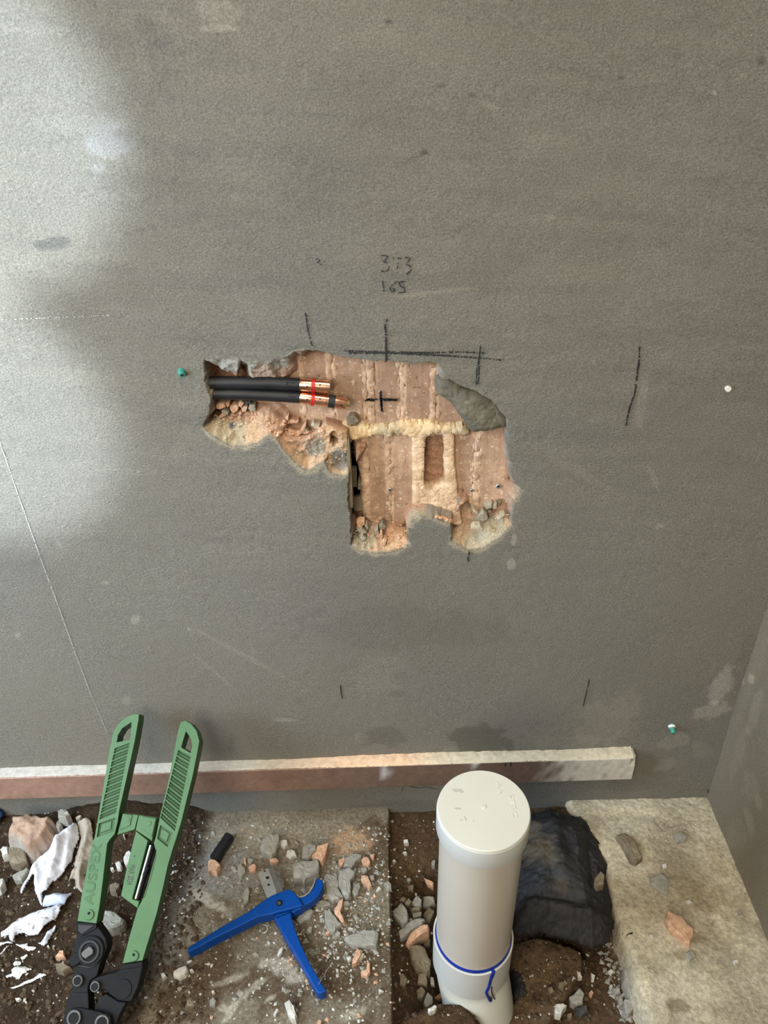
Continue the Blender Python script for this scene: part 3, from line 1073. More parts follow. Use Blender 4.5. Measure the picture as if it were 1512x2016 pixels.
def G(px, py):
    z = 0.0
    for _ in range(8):
        p = F(px, py, z)
        z = 0.5 * z + 0.5 * gz(p.x, p.y)
    p = F(px, py, z)
    return Vector((p.x, p.y, gz(p.x, p.y)))


def build_floor():
    xs = np.concatenate([np.linspace(-2.0, -0.72, 14)[:-1], np.arange(-0.72, XR + 0.004, 0.0018), [XR + 0.004]])
    ys = np.concatenate([np.linspace(-2.0, -0.47, 14)[:-1], np.arange(-0.47, 0.004, 0.0018), [0.006]])
    X, Y = np.meshgrid(xs, ys, indexing='ij')
    x, y = X.ravel(), Y.ravel()
    z = ground(x, y)
    P = np.stack([x, y, z], 1)
    px, py = proj(P)
    n1 = fbm(x * 16, y * 16, 4, 111)
    n2 = fbm(x * 60, y * 60, 4, 112)
    n3 = fbm(x * 5, y * 5, 3, 113)
    wob = 0.004 * fbm(x * 30, y * 30, 3, 101)
    soil = C(.052, .032, .018) * (1 + .35 * n1)[:, None]
    soil = soil * (1 + .25 * n2)[:, None]
    conc = C(.27, .225, .165)
    earth = C(.15, .108, .068)
    pale = C(.50, .46, .38)
    slab = conc + (earth - conc) * smooth(-.25, .25, n1 + .3 * n3 + .25 * n2)[:, None]
    # by place on the slab
    def blot(sx, sy, rx, ry, an, c, st, col, hard=.5):
        a = math.radians(an)
        dx, dy = px - sx, py - sy
        u = (dx * math.cos(a) + dy * math.sin(a)) / rx
        v = (-dx * math.sin(a) + dy * math.cos(a)) / ry
        r = np.hypot(u, v) + .5 * n2 + .35 * n1
        k = (1 - smooth(hard, 1.1, r))[:, None] * st
        return col * (1 - k) + c * k
    slab = blot(560, 1640, 200, 30, -2, C(.40, .35, .26), .8, slab, .3)
    slab = blot(700, 1655, 55, 30, 0, C(.62, .41, .25), .9, slab, .3)
    slab = blot(430, 1720, 90, 70, 20, C(.30, .285, .26), .7, slab, .3)
    slab = blot(600, 1740, 90, 60, 0, C(.36, .31, .23), .7, slab, .3)
    slab = blot(690, 1830, 90, 60, 0, C(.20, .155, .10), .7, slab, .3)
    slab = blot(470, 1840, 80, 30, -30, C(.21, .175, .125), .7, slab, .3)
    slab = blot(330, 1900, 50, 80, 10, C(.15, .13, .105), .6, slab, .3)
    for b in [(450, 1930, 50, 10, -20), (500, 1945, 34, 10, -40), (560, 1905, 45, 22, 10), (585, 1925, 30, 22, 0), (455, 1990, 8, 34, 35), (372, 1975, 16, 8, 0),
              (440, 1985, 14, 7, 10), (420, 1780, 40, 14, 30), (390, 1760, 24, 12, 30), (700, 1995, 30, 14, -20), (520, 1900, 20, 8, -30), (530, 1968, 20, 7, -35),
              (300, 1800, 16, 26, 20), (330, 1780, 20, 10, 0)]:
        slab = blot(*b, C(.55, .50, .40), .75, slab, .4)
    for b in [(570, 1970, 34, 26, 0), (690, 1950, 50, 40, 0), (650, 1880, 50, 30, 0), (340, 1960, 22, 22, 0)]:
        slab = blot(*b, C(.13, .09, .055), .6, slab, .3)
    tl = smooth(0.012, -0.025, x - left_edge_x(y) + 3 * wob)[:, None]
    col = slab * (1 - tl) + soil * tl
    tr = smooth(-0.003, 0.003, x - SLAB_X - 0.3 * wob)[:, None] * smooth(0.004, -0.004, x - ledge_x(y) + wob)[:, None]
    tsoil = soil * C(1.7, 1.65, 1.55)
    tsoil = blot(800, 1700, 60, 60, 0, C(.20, .135, .075), .6, tsoil, .2)
    tsoil = blot(1235, 1910, 26, 90, -14, C(.24, .20, .14), .75, tsoil, .3)
    tsoil = blot(1280, 1990, 30, 50, -14, C(.22, .19, .14), .7, tsoil, .3)
    sc, _, _ = poly_sd(x, y, CLOD)
    kc = smooth(-0.002, 0.004, sc + wob)[:, None] * 0.7
    tsoil = tsoil * (1 - kc) + C(.165, .108, .062) * (1 + .2 * n2)[:, None] * kc
    col = col * (1 - tr) + tsoil * tr
    me = np_mesh('floor', P, grid_quads(len(xs), len(ys)), True, np.clip(col, .006, .9))
    return tag(link('floor', me, M['floor']), 'dirty concrete floor broken open to brown soil around the drain pipe', 'floor', kind='structure')


floor = build_floor()


def build_ledge():
    """the cleaned slab strip along the right wall: closed solid with a broken left edge"""
    ys = np.concatenate([np.linspace(-1.6, -0.46, 12)[:-1], np.arange(-0.46, 0.004, 0.0022), [0.005]])
    ts = np.concatenate([[0, 0, 0], np.linspace(0, 1, 150)])
    Y, T = np.meshgrid(ys, ts, indexing='ij')
    J = np.broadcast_to(np.arange(len(ts))[None, :], Y.shape)
    y, t, j = Y.ravel(), T.ravel(), J.ravel()
    x0 = ledge_x(y) + 0.0035 * fbm(y * 60, y * 0, 3, 121) + 0.0012 * fbm(y * 260, y * 0, 2, 122)
    x = x0 + (XR + 0.003 - x0) * t
    h = 0.007 + 0.0018 * fbm(x * 20, y * 20, 3, 123) + 0.0019 * fbm(x * 80, y * 80, 4, 124)
    rim = np.exp(-((fbm(x * 22, y * 22, 2, 125)) / 0.05) ** 2) * smooth(.35, .6, t)
    h = h - 0.0016 * rim * smooth(-.15, -.02, y)
    z = np.where(j == 0, -0.13, np.where(j == 1, -0.02, np.where(j == 2, h - 0.004, h)))
    x = np.where(j == 0, x0 - 0.006, np.where(j == 1, x0 - 0.004, np.where(j == 2, x0 - 0.0012, x)))
    z = z - 0.004 * smooth(0.03, 0.0, t) * (j > 2)
    P = np.stack([x, y, z], 1)
    px, py = proj(P)
    n1 = fbm(x * 14, y * 14, 4, 126)
    n2 = fbm(x * 70, y * 70, 4, 127)
    a, b = C(.62, .55, .41), C(.43, .37, .265)
    k = smooth(-.4, .4, n1 + .4 * n2)[:, None]
    col = a * (1 - k) + b * k
    st = [(1330, 1640, 45, 30, 10, C(.78, .76, .72), .7), (1330, 1700, 40, 30, 0, C(.75, .73, .7), .7), (1370, 1760, 50, 24, 30, C(.8, .76, .68), .7),
          (1335, 1980, 26, 14, 20, C(.5, .46, .4), .8), (1290, 1900, 40, 30, 0, C(.82, .8, .75), .6), (1240, 1600, 90, 8, 0, C(1.2, 1.2, 1.15), .8),
          (1270, 1930, 10, 40, -10, C(1.3, 1.3, 1.25), .7), (1400, 1960, 30, 60, 0, C(1.1, 1.1, 1.05), .5), (1345, 1880, 16, 12, 0, C(.6, .58, .54), .8),
          (1440, 1820, 20, 60, -25, C(1.15, 1.15, 1.1), .6), (1380, 1850, 40, 8, 25, C(.7, .67, .6), .7), (1410, 1690, 14, 40, -25, C(.8, .77, .7), .6)]
    col = apply_stains(px, py, x, y, col, st)
    me = np_mesh('floor_slab_strip', P, grid_quads(len(ys), len(ts))[:, ::-1], True, np.clip(col, .01, .9))
    return tag(link('floor_slab_strip', me, M['concrete']), 'raised pale concrete slab strip along the right wall', 'slab', kind='structure')


ledge = build_ledge()

# ------------------------------------------------------------------ timber batten on the wall
def build_batten():
    root = empty('timber_batten')
    tag(root, 'brown timber batten screwed along the foot of the wall with brick dust on top', 'batten')
    T = 0.021
    A = W(0, 1513)
    B = W(1246, 1473)
    d = (B - A).normalized()
    A = A - d * 0.55
    Lh = (B - A).length
    n = 170
    V, Q, colr = [], [], []
    xs = np.linspace(0, Lh, n)
    rs = np.random.RandomState(3)
    Hh = 0.056
    for i, s in enumerate(xs):
        c = A + d * s
        jt = 0.0005 * rs.randn()
        # section: back top, front top (chamfered), front bottom, back bottom
        e = 0.0015
        end = 0.005 if i == n - 1 else 0.0
        sec = [(0.004, -0.0), (-T + e + end * .6, 0.0), (-T - 0.0 + end, -e), (-T + jt * .3, -Hh * .35), (-T - jt * .3, -Hh * .7), (-T, -Hh + e), (-T + e, -Hh), (0.004, -Hh)]
        for (yy, zz) in sec:
            V.append((c.x, c.y + yy, c.z + zz))
    m = 8
    for i in range(n - 1):
        for k in range(m):
            k2 = (k + 1) % m
            Q.append((i * m + k, i * m + k2, (i + 1) * m + k2, (i + 1) * m + k))
    P = np.array(V)
    px, py = proj(P)
    x, z = P[:, 0], P[:, 2]
    wood = C(.24, .14, .10)
    red = C(.32, .185, .13)
    dark = C(.14, .088, .063)
    k1 = smooth(-200, 500, px)[:, None]
    k2 = smooth(450, 800, px)[:, None]
    col = red * (1 - k1) + wood * k1
    col = col * (1 - k2) + dark * k2
    col = col * (1 + .2 * fbm(x * 40, z * 300, 3, 131))[:, None]
    n2 = fbm(x * 90, z * 90, 4, 132)
    kd = smooth(1040, 1160, px + 90 * n2)[:, None]
    col = col * (1 - kd) + C(.50, .46, .39) * (1 + .2 * n2)[:, None] * kd
    for (sx, sy, rx, ry) in [(760, 1522, 7, 18), (935, 1505, 10, 4), (450, 1545, 5, 2)]:
        r = np.hypot((px - sx) / rx, (py - sy) / ry) + .3 * n2
        k = (1 - smooth(.6, 1.1, r))[:, None]
        col = col * (1 - k) + C(.5, .48, .45) * k
    me = np_mesh('batten_bar', P, np.array(Q)[:, ::-1], False, np.clip(col, .01, .9))
    me.update()
    bm = bmesh.new()
    bm.from_mesh(me)
    bmesh.ops.holes_fill(bm, edges=bm.edges, sides=10)
    bmesh.ops.recalc_face_normals(bm, faces=bm.faces)
    bm.to_mesh(me)
    bm.free()
    link('batten_bar', me, M['timber'], root)
    # dust lying on the top
    nx, ny = 700, 14
    S, Tt = np.meshgrid(np.linspace(0.0, Lh - 0.004, nx), np.linspace(0, 1, ny), indexing='ij')
    s, t = S.ravel(), Tt.ravel()
    xx = A.x + d.x * s
    zz = A.z + d.z * s
    yy = 0.002 - (T + 0.0012) * t
    px, py = proj(np.stack([xx, yy, zz], 1))
    heap = 0.0012 + 0.004 * smooth(560, 760, px) * smooth(1300, 900, px) + 0.0025 * smooth(1100, 1200, px)
    h = heap * (0.45 + .9 * np.clip(fbm(s * 70, t * 1.2, 4, 141) * .5 + .5, 0, 1)) * (1 - t ** 3) + 0.0006 * fbm(s * 300, t * 7, 2, 142)
    h = np.where(t > .97, -0.0006, h)
    P = np.stack([xx, yy, zz + h], 1)
    cr, pk, gr = C(.60, .53, .40), C(.74, .50, .33), C(.50, .46, .40)
    a = (smooth(480, 700, px) * smooth(900, 780, px))[:, None]
    col = gr + (cr - gr) * smooth(200, 1000, px)[:, None]
    col = col * (1 - a) + pk * a
    col = col * (1 + .16 * fbm(s * 120, t * 4, 4, 143))[:, None]
    me = np_mesh('dust_layer', P, grid_quads(nx, ny)[:, ::-1], True, np.clip(col, .02, .92))
    tag(link('dust_layer', me, M['dust'], root), 'pale and pinkish dust lying along the top of the batten', kind='stuff')
    fr = Frame((0, A.y - T, 0), (1, 0, 0), (0, 0, 1), (0, -1, 0))
    for q in (S1((1030, 20), (1052, 20), (1046, 62), (1036, 62)), S1((1110, 15), (1130, 15), (1118, 68), (1106, 66))):
        prism('pencil_tick', fr, [q], 0.0006, -0.0005, M['marker'], root, 0)


build_batten()
# crack in the render below the batten
tag(ribbon('wall_crack', [Z6((165, 200), (215, 210), (260, 218), (300, 208), (355, 222)), Z6((165, 200), (155, 230))], on_wall, 0.0013, M['marker'], wall_back, 0.05, seed=71),
    'thin dark crack in the render under the batten')
tag(ribbon('wall_crack', [Z7((560, 868), (600, 860), (640, 870)), Z7((640, 800), (650, 830), (642, 870))], on_wall, 0.0024, M['marker'], wall_back, 0.05, seed=72),
    'dark gap at the foot of the corner')
tag(ribbon('wall_crack', [T1((0, 1085), (60, 1068), (160, 1040))], on_wall, 0.001, M['marker'], wall_back, 0.3, seed=73), 'fine crack left of the hole')

# ------------------------------------------------------------------ pipes in the wall chase
def smooth_path(pts, n=8):
    out = []
    P = [pts[0]] + list(pts) + [pts[-1]]
    for i in range(1, len(P) - 2):
        for k in range(n):
            t = k / n
            a, b, c, d = P[i - 1], P[i], P[i + 1], P[i + 2]
            out.append(0.5 * ((2 * b) + (c - a) * t + (2 * a - 5 * b + 4 * c - d) * t * t + (3 * b - a - 3 * c + d) * t ** 3))
    out.append(pts[-1])
    return out


def build_water_pipe(upper):
    D = 0.016
    root = empty('water_pipe')
    q = lambda pts, d=D: [W(x, y, d) for x, y in pts]
    if upper:
        tag(root, 'upper black water pipe in the wall hole with one red-ringed copper sleeve', 'pipe', 'water pipes in the wall hole')
        line = q(T1((-260, 566), (100, 556), (500, 552), (1000, 560)) + T2((0, 560), (250, 572), (455, 582)))
        sleeve = q(T2((455, 582), (890, 614)))
        R = 0.0078
    else:
        tag(root, 'lower black water pipe in the wall hole ending in a longer copper nipple', 'pipe', 'water pipes in the wall hole')
        line = q(T1((-260, 735), (100, 722), (500, 718), (1000, 738)) + T2((0, 742), (250, 755), (455, 768)))
        sleeve = q(T2((455, 768), (882, 826)))
        R = 0.0076
    tube('pipe_sheath', smooth_path(line), R, M['rubber'], root, 24)
    a, b = sleeve
    d = (b - a).normalized()
    L = (b - a).length
    rs = R * 1.0
    tube('copper_sleeve', [a, a + d * .0008, a + d * (L * .40)], [rs * .97, rs, rs], M['copper'], root, 28)
    tube('red_ring', [a + d * (L * .40), a + d * (L * .405), a + d * (L * .525), a + d * (L * .53)], [rs * 1.0, rs * 1.13, rs * 1.13, rs * 1.0], M['red'], root, 28)
    s2 = tube('crimp_sleeve', [a + d * (L * x) for x in (.53, .60, .605, .82, .825, .86, .865, 1.0)],
              [rs * f for f in (.96, .96, 1.02, 1.02, 1.0, 1.0, 1.02, 1.01)], M['copper'], root, 28)
    view = (CAM - a).normalized()
    side = (view - d * view.dot(d)).normalized()
    upv = d.cross(side) if d.cross(side).z > 0 else -d.cross(side)
    for f, k in ((.27, -.25), (.70, .15)):
        dirn = (side + upv * k).normalized()
        c = a + d * (L * f) + dirn * rs * 1.0
        tube('sight_hole', [c - dirn * .002, c + dirn * .0003], 0.0011, M['void'], s2, 10)
    if upper:
        # cut end of the sleeve with the pipe end inside
        tube('pipe_end', [b - d * .002, b + d * .0012], [rs * .86, rs * .84], M['steel'], root, 24)
        strokes = T2((385, 560), (330, 548), (265, 555), (262, 580), (300, 612), (375, 634))
        ink = [strokes]
    else:
        band = q(T2((882, 826), (980, 842)))
        e = band[1] - band[0]
        tube('black_band', [band[0], band[0] + e * .02, band[1]], [rs * 1.0, rs * 1.06, rs * 1.06], M['rubber'], root, 28)
        nip = q(T2((980, 842), (1148, 868)))
        tube('copper_nipple', [nip[0], nip[0] + (nip[1] - nip[0]) * .95, nip[1]], [rs * .98, rs * .98, rs * .94], M['copper'], root, 28)
        dirn = (side - upv * .45).normalized()
        c = nip[0] + (nip[1] - nip[0]) * .6 + dirn * rs * .98
        tube('sight_hole', [c - dirn * .002, c + dirn * .0003], 0.0011, M['void'], root, 10)
        tip = q(T2((1148, 868), (1195, 878)))
        tube('brass_tip', [tip[0], tip[1]], [rs * .62, rs * .60], M['brass'], root, 24)
        ink = [T2((295, 715), (290, 800)), T2((405, 725), (398, 812)), T2((292, 762), (402, 772))]
    # pen mark on the sheath, wrapped onto the tube's front
    pl = [(line[-2], line[-1])]
    axis0, axis1 = line[-2] , line[-1]
    ax = (axis1 - axis0).normalized()

    def on_pipe(px, py):
        p = W(px, py, D - R * .9)
        t = (p - axis0).dot(ax)
        rad = (p - axis0) - ax * t
        return axis0 + ax * t + rad.normalized() * (R + 0.0003)
    tag(ribbon('pen_mark', ink, on_pipe, 0.0011, M['rubber_ink'], root, 0.0, 0.1, 0.0006, 5), 'black pen letter on the pipe end')


build_water_pipe(True)
build_water_pipe(False)

# ------------------------------------------------------------------ rubble shapes
FLOOR_FR = lambda z: Frame((0, 0, z), (1, 0, 0), (0, 1, 0), (0, 0, 1))
WALL_FR = lambda d: Frame((0, d, 0), (1, 0, 0), (0, 0, 1), (0, -1, 0))


def flake_mesh(name, fr, loop, w0, w1, seed, tilt=0.15):
    """broken flake: irregular outline, chamfered rim, uneven top"""
    rnd = random.Random(seed)
    n = len(loop)
    cx = sum(p[0] for p in loop) / n
    cy = sum(p[1] for p in loop) / n
    # denser outline
    den = []
    for i in range(n):
        a, b = loop[i], loop[(i + 1) % n]
        den.append(a)
        f = rnd.uniform(.35, .65)
        jx = rnd.uniform(-.06, .06)
        den.append((a[0] + (b[0] - a[0]) * f - (b[1] - a[1]) * jx, a[1] + (b[1] - a[1]) * f + (b[0] - a[0]) * jx))
    loop = den
    n = len(loop)
    R = max(math.hypot(p[0] - cx, p[1] - cy) for p in loop)
    tx, ty = rnd.uniform(-tilt, tilt), rnd.uniform(-tilt, tilt)
    th = w1 - w0
    V, Fc = [], []
    rings = [(1.0, 0.0), (1.02, 0.60), (0.96, 0.90), (0.80, 1.0), (0.40, 1.01)]
    for (s, h) in rings:
        for (u, v) in loop:
            uu, vv = cx + (u - cx) * s, cy + (v - cy) * s
            e = th * h + (rnd.uniform(-.12, .12) * th if 0 < h < .95 else rnd.uniform(-.035, .035) * th if h else 0) + ((uu - cx) * tx + (vv - cy) * ty) * min(1, h * 1.4) * .6
            V.append(fr.p3(uu, vv, w0 + max(e, 0.0002 + .15 * th * h)))
    V.append(fr.p3(cx, cy, w0 + th * 1.02))
    for r in range(len(rings) - 1):
        for i in range(n):
            j = (i + 1) % n
            Fc.append((r * n + i, r * n + j, (r + 1) * n + j, (r + 1) * n + i))
    k = (len(rings) - 1) * n
    for i in range(n):
        Fc.append((k + i, k + (i + 1) % n, len(V) - 1))
    Fc.append(tuple(range(n - 1, -1, -1)))
    me = bpy.data.meshes.new(name)
    me.from_pydata(V, [], Fc)
    bm = bmesh.new()
    bm.from_mesh(me)
    bmesh.ops.recalc_face_normals(bm, faces=bm.faces)
    bm.to_mesh(me)
    bm.free()
    return me


MATC = {'g': 'stone_grey', 'b': 'stone_brown', 'p': 'stone_pale', 't': 'stone_terra', 'd': 'stone_dark'}
KIND = {'g': 'mortar_flake', 'b': 'stone', 'p': 'pale_stone', 't': 'terracotta_shard', 'd': 'dark_stone'}
CATK = {'g': 'rubble', 'b': 'stone', 'p': 'stone', 't': 'brick piece', 'd': 'stone'}
_ns = [0]


def ground_flake(pts, cls, th, label, group=None, lift=0.0, z=None):
    _ns[0] += 1
    cx = sum(p[0] for p in pts) / len(pts)
    cy = sum(p[1] for p in pts) / len(pts)
    g = G(cx, cy)
    zz = (g.z if z is None else z) + lift
    fr = FLOOR_FR(zz)
    loop = [fr.uv(x, y, th * .6) for x, y in pts]
    o = link(KIND[cls], flake_mesh(KIND[cls], fr, loop, -0.004, th, _ns[0]), M[MATC[cls]])
    return tag(o, label, CATK[cls], group)


def wall_flake(pts, cls, depth, th, label, group=None):
    _ns[0] += 1
    fr = WALL_FR(depth)
    loop = [fr.uv(x, y, th * .6) for x, y in pts]
    o = link(KIND[cls], flake_mesh(KIND[cls], fr, loop, -0.006, th, _ns[0]), M[{'g': 'stone_buff', 'p': 'stone_sand'}.get(cls, MATC[cls])])
    return tag(o, label, CATK[cls], group)


# ------------------------------------------------------------------ rubble on the slab
g1 = 'loose rubble on the slab'
gf = ground_flake
gf(Z5((575, 265), (595, 215), (655, 165), (712, 178), (726, 230), (692, 300), (665, 326), (600, 316)), 'g', .016, 'rounded grey-brown mortar lump nearest the wall behind the cutter blade', g1)
gf(Z5((725, 208), (778, 205), (782, 240), (752, 266), (722, 240)), 'p', .008, 'small pale chip touching the right of the rounded mortar lump', g1)
gf(Z5((190, 368), (222, 350), (266, 374), (282, 405), (255, 458), (212, 442), (192, 455)), 't', .014, 'terracotta shard against the end of the black pipe offcut', g1)
gf(Z5((405, 415), (430, 378), (466, 412), (468, 446), (436, 482), (408, 452)), 'g', .008, 'small diamond-shaped grey flake left of the cutter blade', g1)
gf(Z5((488, 412), (525, 380), (550, 400), (540, 432), (500, 452)), 't', .008, 'small terracotta chip left of the cutter blade tip', g1)
gf(Z5((645, 355), (690, 338), (714, 360), (700, 380), (650, 374)), 't', .008, 'small terracotta chip just above the cutter blade tip', g1)
gf(Z5((450, 340), (470, 338), (472, 385), (460, 392)), 't', .006, 'tiny upright terracotta sliver beside the diamond grey flake', g1)
gf(Z5((482, 350), (505, 342), (530, 352), (510, 378), (485, 374)), 'g', .006, 'tiny grey chip between two terracotta chips near the blade', g1)
gf(Z5((776, 288), (800, 278), (838, 290), (846, 322), (800, 336), (770, 320)), 'p', .008, 'pale crumbly chip above the big grey lump in the cutter mouth', g1)
gf(Z5((1000, 262), (1088, 248), (1074, 300), (1042, 392), (958, 346)), 't', .022, 'largest flat terracotta shard, standing proud behind the big grey lump', g1)
gf(Z5((893, 262), (942, 238), (1002, 254), (992, 300), (950, 342), (930, 352), (888, 346)), 'g', .020, 'grey mortar flake leaning on the largest terracotta shard', g1, lift=.006)
gf(Z5((828, 395), (900, 370), (1000, 363), (1018, 400), (1012, 460), (920, 512), (905, 528), (890, 502), (828, 517), (818, 440)), 'g', .026, 'big grey-green mortar lump lying in the mouth of the cutter', g1)
gf(Z5((460, 580), (488, 558), (500, 600), (490, 660), (465, 688), (448, 640)), 'g', .009, 'narrow upright grey flake left of the cutter head', g1)
gf(Z5((700, 485), (722, 480), (755, 512), (756, 560), (735, 575), (712, 530)), 'g', .006, 'thin grey chip tucked right of the cutter blade', g1)
gf(S5((470, 290), (520, 250), (660, 248), (652, 290), (590, 330), (540, 412), (438, 392)), 'g', .010, 'flat grey flake with two horns, nearest the wall right of the cutter', g1)
gf(S5((385, 320), (450, 280), (470, 310), (430, 382), (400, 397)), 't', .009, 'terracotta chip touching the left of the horned grey flake', g1)
gf(S5((650, 310), (710, 278), (742, 300), (752, 360), (730, 387), (670, 382)), 't', .010, 'rounded terracotta chip right of the horned grey flake', g1)
gf(S5((745, 260), (802, 238), (792, 300), (770, 308)), 't', .007, 'small pointed terracotta chip at the edge of the pink dust', g1)
gf(S5((310, 330), (345, 318), (362, 345), (330, 365)), 'g', .006, 'tiny grey chip right of the largest terracotta shard', g1)
gf(S5((640, 410), (700, 395), (720, 430), (690, 460), (645, 450)), 'g', .007, 'small grey chip under the rounded terracotta chip', g1)
gf(S5((240, 490), (300, 474), (370, 494), (386, 560), (392, 640), (442, 742), (400, 772), (320, 788), (253, 742), (244, 640), (223, 560)), 'g', .014, 'long waisted grey mortar slab right of the cutter hook', g1)
gf(S5((390, 430), (520, 418), (592, 450), (570, 512), (530, 560), (532, 640), (530, 722), (490, 744), (430, 712), (388, 620), (384, 500)), 'g', .017, 'large wedge-shaped grey mortar piece with a ridge, beside the waisted slab', g1)
gf(S5((560, 592), (630, 568), (642, 620), (612, 712), (580, 738), (538, 692)), 'g', .011, 'dark grey flake leaning on the wedge-shaped mortar piece', g1)
gf(S5((645, 500), (700, 488), (747, 550), (768, 620), (742, 638), (690, 582), (648, 560)), 't', .010, 'elongated terracotta chip right of the grey slabs', g1)
gf(S5((740, 500), (790, 490), (800, 530), (770, 560), (745, 540)), 'g', .006, 'tiny grey chip right of the elongated terracotta chip', g1)
gf(Z5((845, 782), (940, 708), (980, 735), (952, 792), (870, 838), (850, 812)), 'g', .010, 'four-sided grey flake under the cutter hook', g1)
gf(S5((230, 880), (280, 868), (350, 960), (380, 1010), (427, 1060), (372, 1100), (340, 1148), (280, 1132), (258, 1060), (228, 990)), 'g', .011, 'leaf-shaped grey flake between cutter handle and pen-straight slab edge', g1)
gf(S5((340, 870), (400, 790), (442, 763), (432, 850), (402, 890), (412, 960), (458, 1032), (430, 1042), (388, 980), (343, 922)), 't', .012, 'curved terracotta shard beside the leaf-shaped grey flake', g1)
gf(S5((440, 790), (500, 782), (520, 820), (480, 838), (440, 830)), 'g', .006, 'small grey chip right of the curved terracotta shard', g1)
gf(S5((120, 800), (180, 770), (300, 790), (300, 830), (230, 850), (150, 850)), 'g', .006, 'crumbly grey chip between hook and leaf-shaped flake', g1)
gf(S5((458, 1190), (550, 1160), (680, 1113), (822, 1118), (844, 1160), (822, 1312), (700, 1318), (560, 1302), (470, 1242)), 'g', .011, 'widest flat grey mortar flake, lying alone near the slab edge', g1)
gf(S5((340, 1150), (375, 1115), (412, 1150), (405, 1190), (350, 1195)), 'g', .006, 'small grey chip left of the widest mortar flake', g1)
gf(S5((225, 1165), (262, 1118), (290, 1130), (270, 1165)), 't', .005, 'tiny terracotta chip below the leaf-shaped flake', g1)
gf(S5((20, 1120), (55, 1070), (90, 1075), (80, 1140), (40, 1150)), 'g', .006, 'small grey chip right of the cutter handle fork', g1)
gf(S5((600, 1318), (642, 1360), (652, 1400), (590, 1500), (540, 1514), (560, 1430)), 't', .012, 'pointed terracotta shard below the widest mortar flake', g1)
gf(S5((650, 1392), (682, 1388), (662, 1432), (612, 1472)), 'p', .008, 'thin pale sliver along the pointed terracotta shard', g1)
gf(S5((480, 1430), (520, 1413), (532, 1450), (500, 1477)), 'p', .008, 'small white pebble left of the pointed terracotta shard', g1)
gf(S5((495, 1090), (560, 1088), (555, 1112), (500, 1112)), 'p', .005, 'tiny pale block-shaped chip above the widest mortar flake', g1)
gf(S6((822, 180), (852, 180), (852, 280), (822, 322), (765, 312), (758, 272), (800, 262), (822, 240)), 't', .008, 'hook-shaped terracotta chip near the slab edge', g1)
gf(S6((935, 440), (987, 465), (940, 492)), 'p', .006, 'small pale triangular chip near the slab edge', g1)
gf(S6((510, 248), (530, 240), (540, 265), (515, 275)), 'p', .005, 'tiny pale pebble right of the blue handle end', g1)
gf(S6((648, 345), (668, 335), (676, 365), (655, 378)), 'p', .005, 'tiny pale pebble below the hook-shaped chip', g1)
gf(S6((672, 478), (690, 466), (702, 490), (684, 506)), 'p', .005, 'tiny pale pebble midway down the slab edge', g1)
gf(S6((0, 580), (50, 548), (100, 620), (127, 720), (115, 762), (70, 752), (30, 680)), 'p', .016, 'white elongated stone below the blue cutter handles', g1)
gf(S6((325, 772), (345, 748), (372, 770), (366, 800), (320, 800)), 't', .009, 'rounded terracotta pebble at the bottom edge right of the white stone', g1)
gf(S7((210, 320), (260, 290), (340, 268), (357, 310), (330, 356), (270, 387), (208, 366)), 'p', .012, 'white-grey stone below the left end of the blue handle', g1)
gf(S7((85, 345), (115, 333), (142, 365), (100, 402)), 'p', .008, 'small pale stone left of the white-grey stone', g1)
gf(S7((365, 300), (400, 292), (412, 315), (380, 325)), 'p', .006, 'tiny pale chip right of the white-grey stone', g1)
gf(S7((340, 228), (380, 205), (396, 212), (365, 238)), 'p', .005, 'thin pale chip under the left tip of the blue handle', g1)
gf(S7((570, 610), (605, 578), (637, 610), (620, 662), (568, 656)), 'g', .008, 'small grey-green pebble in the middle of the pale scuffs', g1)
gf(S7((585, 515), (605, 502), (622, 525), (600, 545)), 'p', .005, 'tiny pale pebble above the grey-green pebble', g1)
gf(S7((1198, 742), (1235, 688), (1252, 695), (1220, 762)), 'p', .006, 'small white splinter left of the white elongated stone', g1)
gf(S7((1240, 150), (1270, 95), (1302, 83), (1290, 130), (1255, 167)), 'p', .007, 'small pale chip between the two blue handles', g1)
gf(Z5((310, 940), (335, 928), (348, 940), (325, 962)), 'g', .005, 'tiny grey chip touching the underside of the long blue handle', g1)

# ------------------------------------------------------------------ rubble in the trench
g2 = 'loose rubble in the trench'
gf(S5((1010, 920), (1060, 850), (1105, 798), (1162, 860), (1187, 950), (1180, 1010), (1130, 1082), (1080, 1010), (1018, 960)), 'g', .013, 'leaf-shaped grey flake left of the pipe, uppermost in the trench heap', g2)
gf(S5((1230, 790), (1290, 718), (1342, 780), (1332, 852), (1260, 852), (1224, 820)), 'g', .014, 'grey angular stone near the pipe above the leaf-shaped flake', g2)
gf(S5((1345, 740), (1480, 738), (1492, 820), (1430, 852), (1348, 852)), 'g', .014, 'grey stone touching the left of the pipe', g2)
gf(S5((1145, 800), (1190, 758), (1227, 800), (1190, 842), (1148, 830)), 'b', .012, 'small ochre stone between two grey flakes in the trench heap', g2)
gf(S5((1085, 770), (1120, 738), (1165, 755), (1140, 795)), 'b', .010, 'dark ochre pebble at the head of the trench heap', g2)
gf(S5((1200, 870), (1320, 848), (1322, 890), (1220, 912)), 'b', .010, 'brown flat pebble in the middle of the trench heap', g2)
gf(S5((1230, 930), (1342, 908), (1332, 970), (1240, 992)), 'g', .012, 'grey flat chip in the middle of the trench heap', g2)
gf(S5((1190, 990), (1225, 980), (1240, 1005), (1195, 1030)), 'g', .008, 'tiny grey chip above the curved flake in the trench', g2)
gf(S5((1370, 920), (1420, 868), (1482, 900), (1472, 960), (1432, 1052), (1380, 1042), (1348, 960)), 'b', .018, 'ochre rounded stone wedged against the pipe', g2)
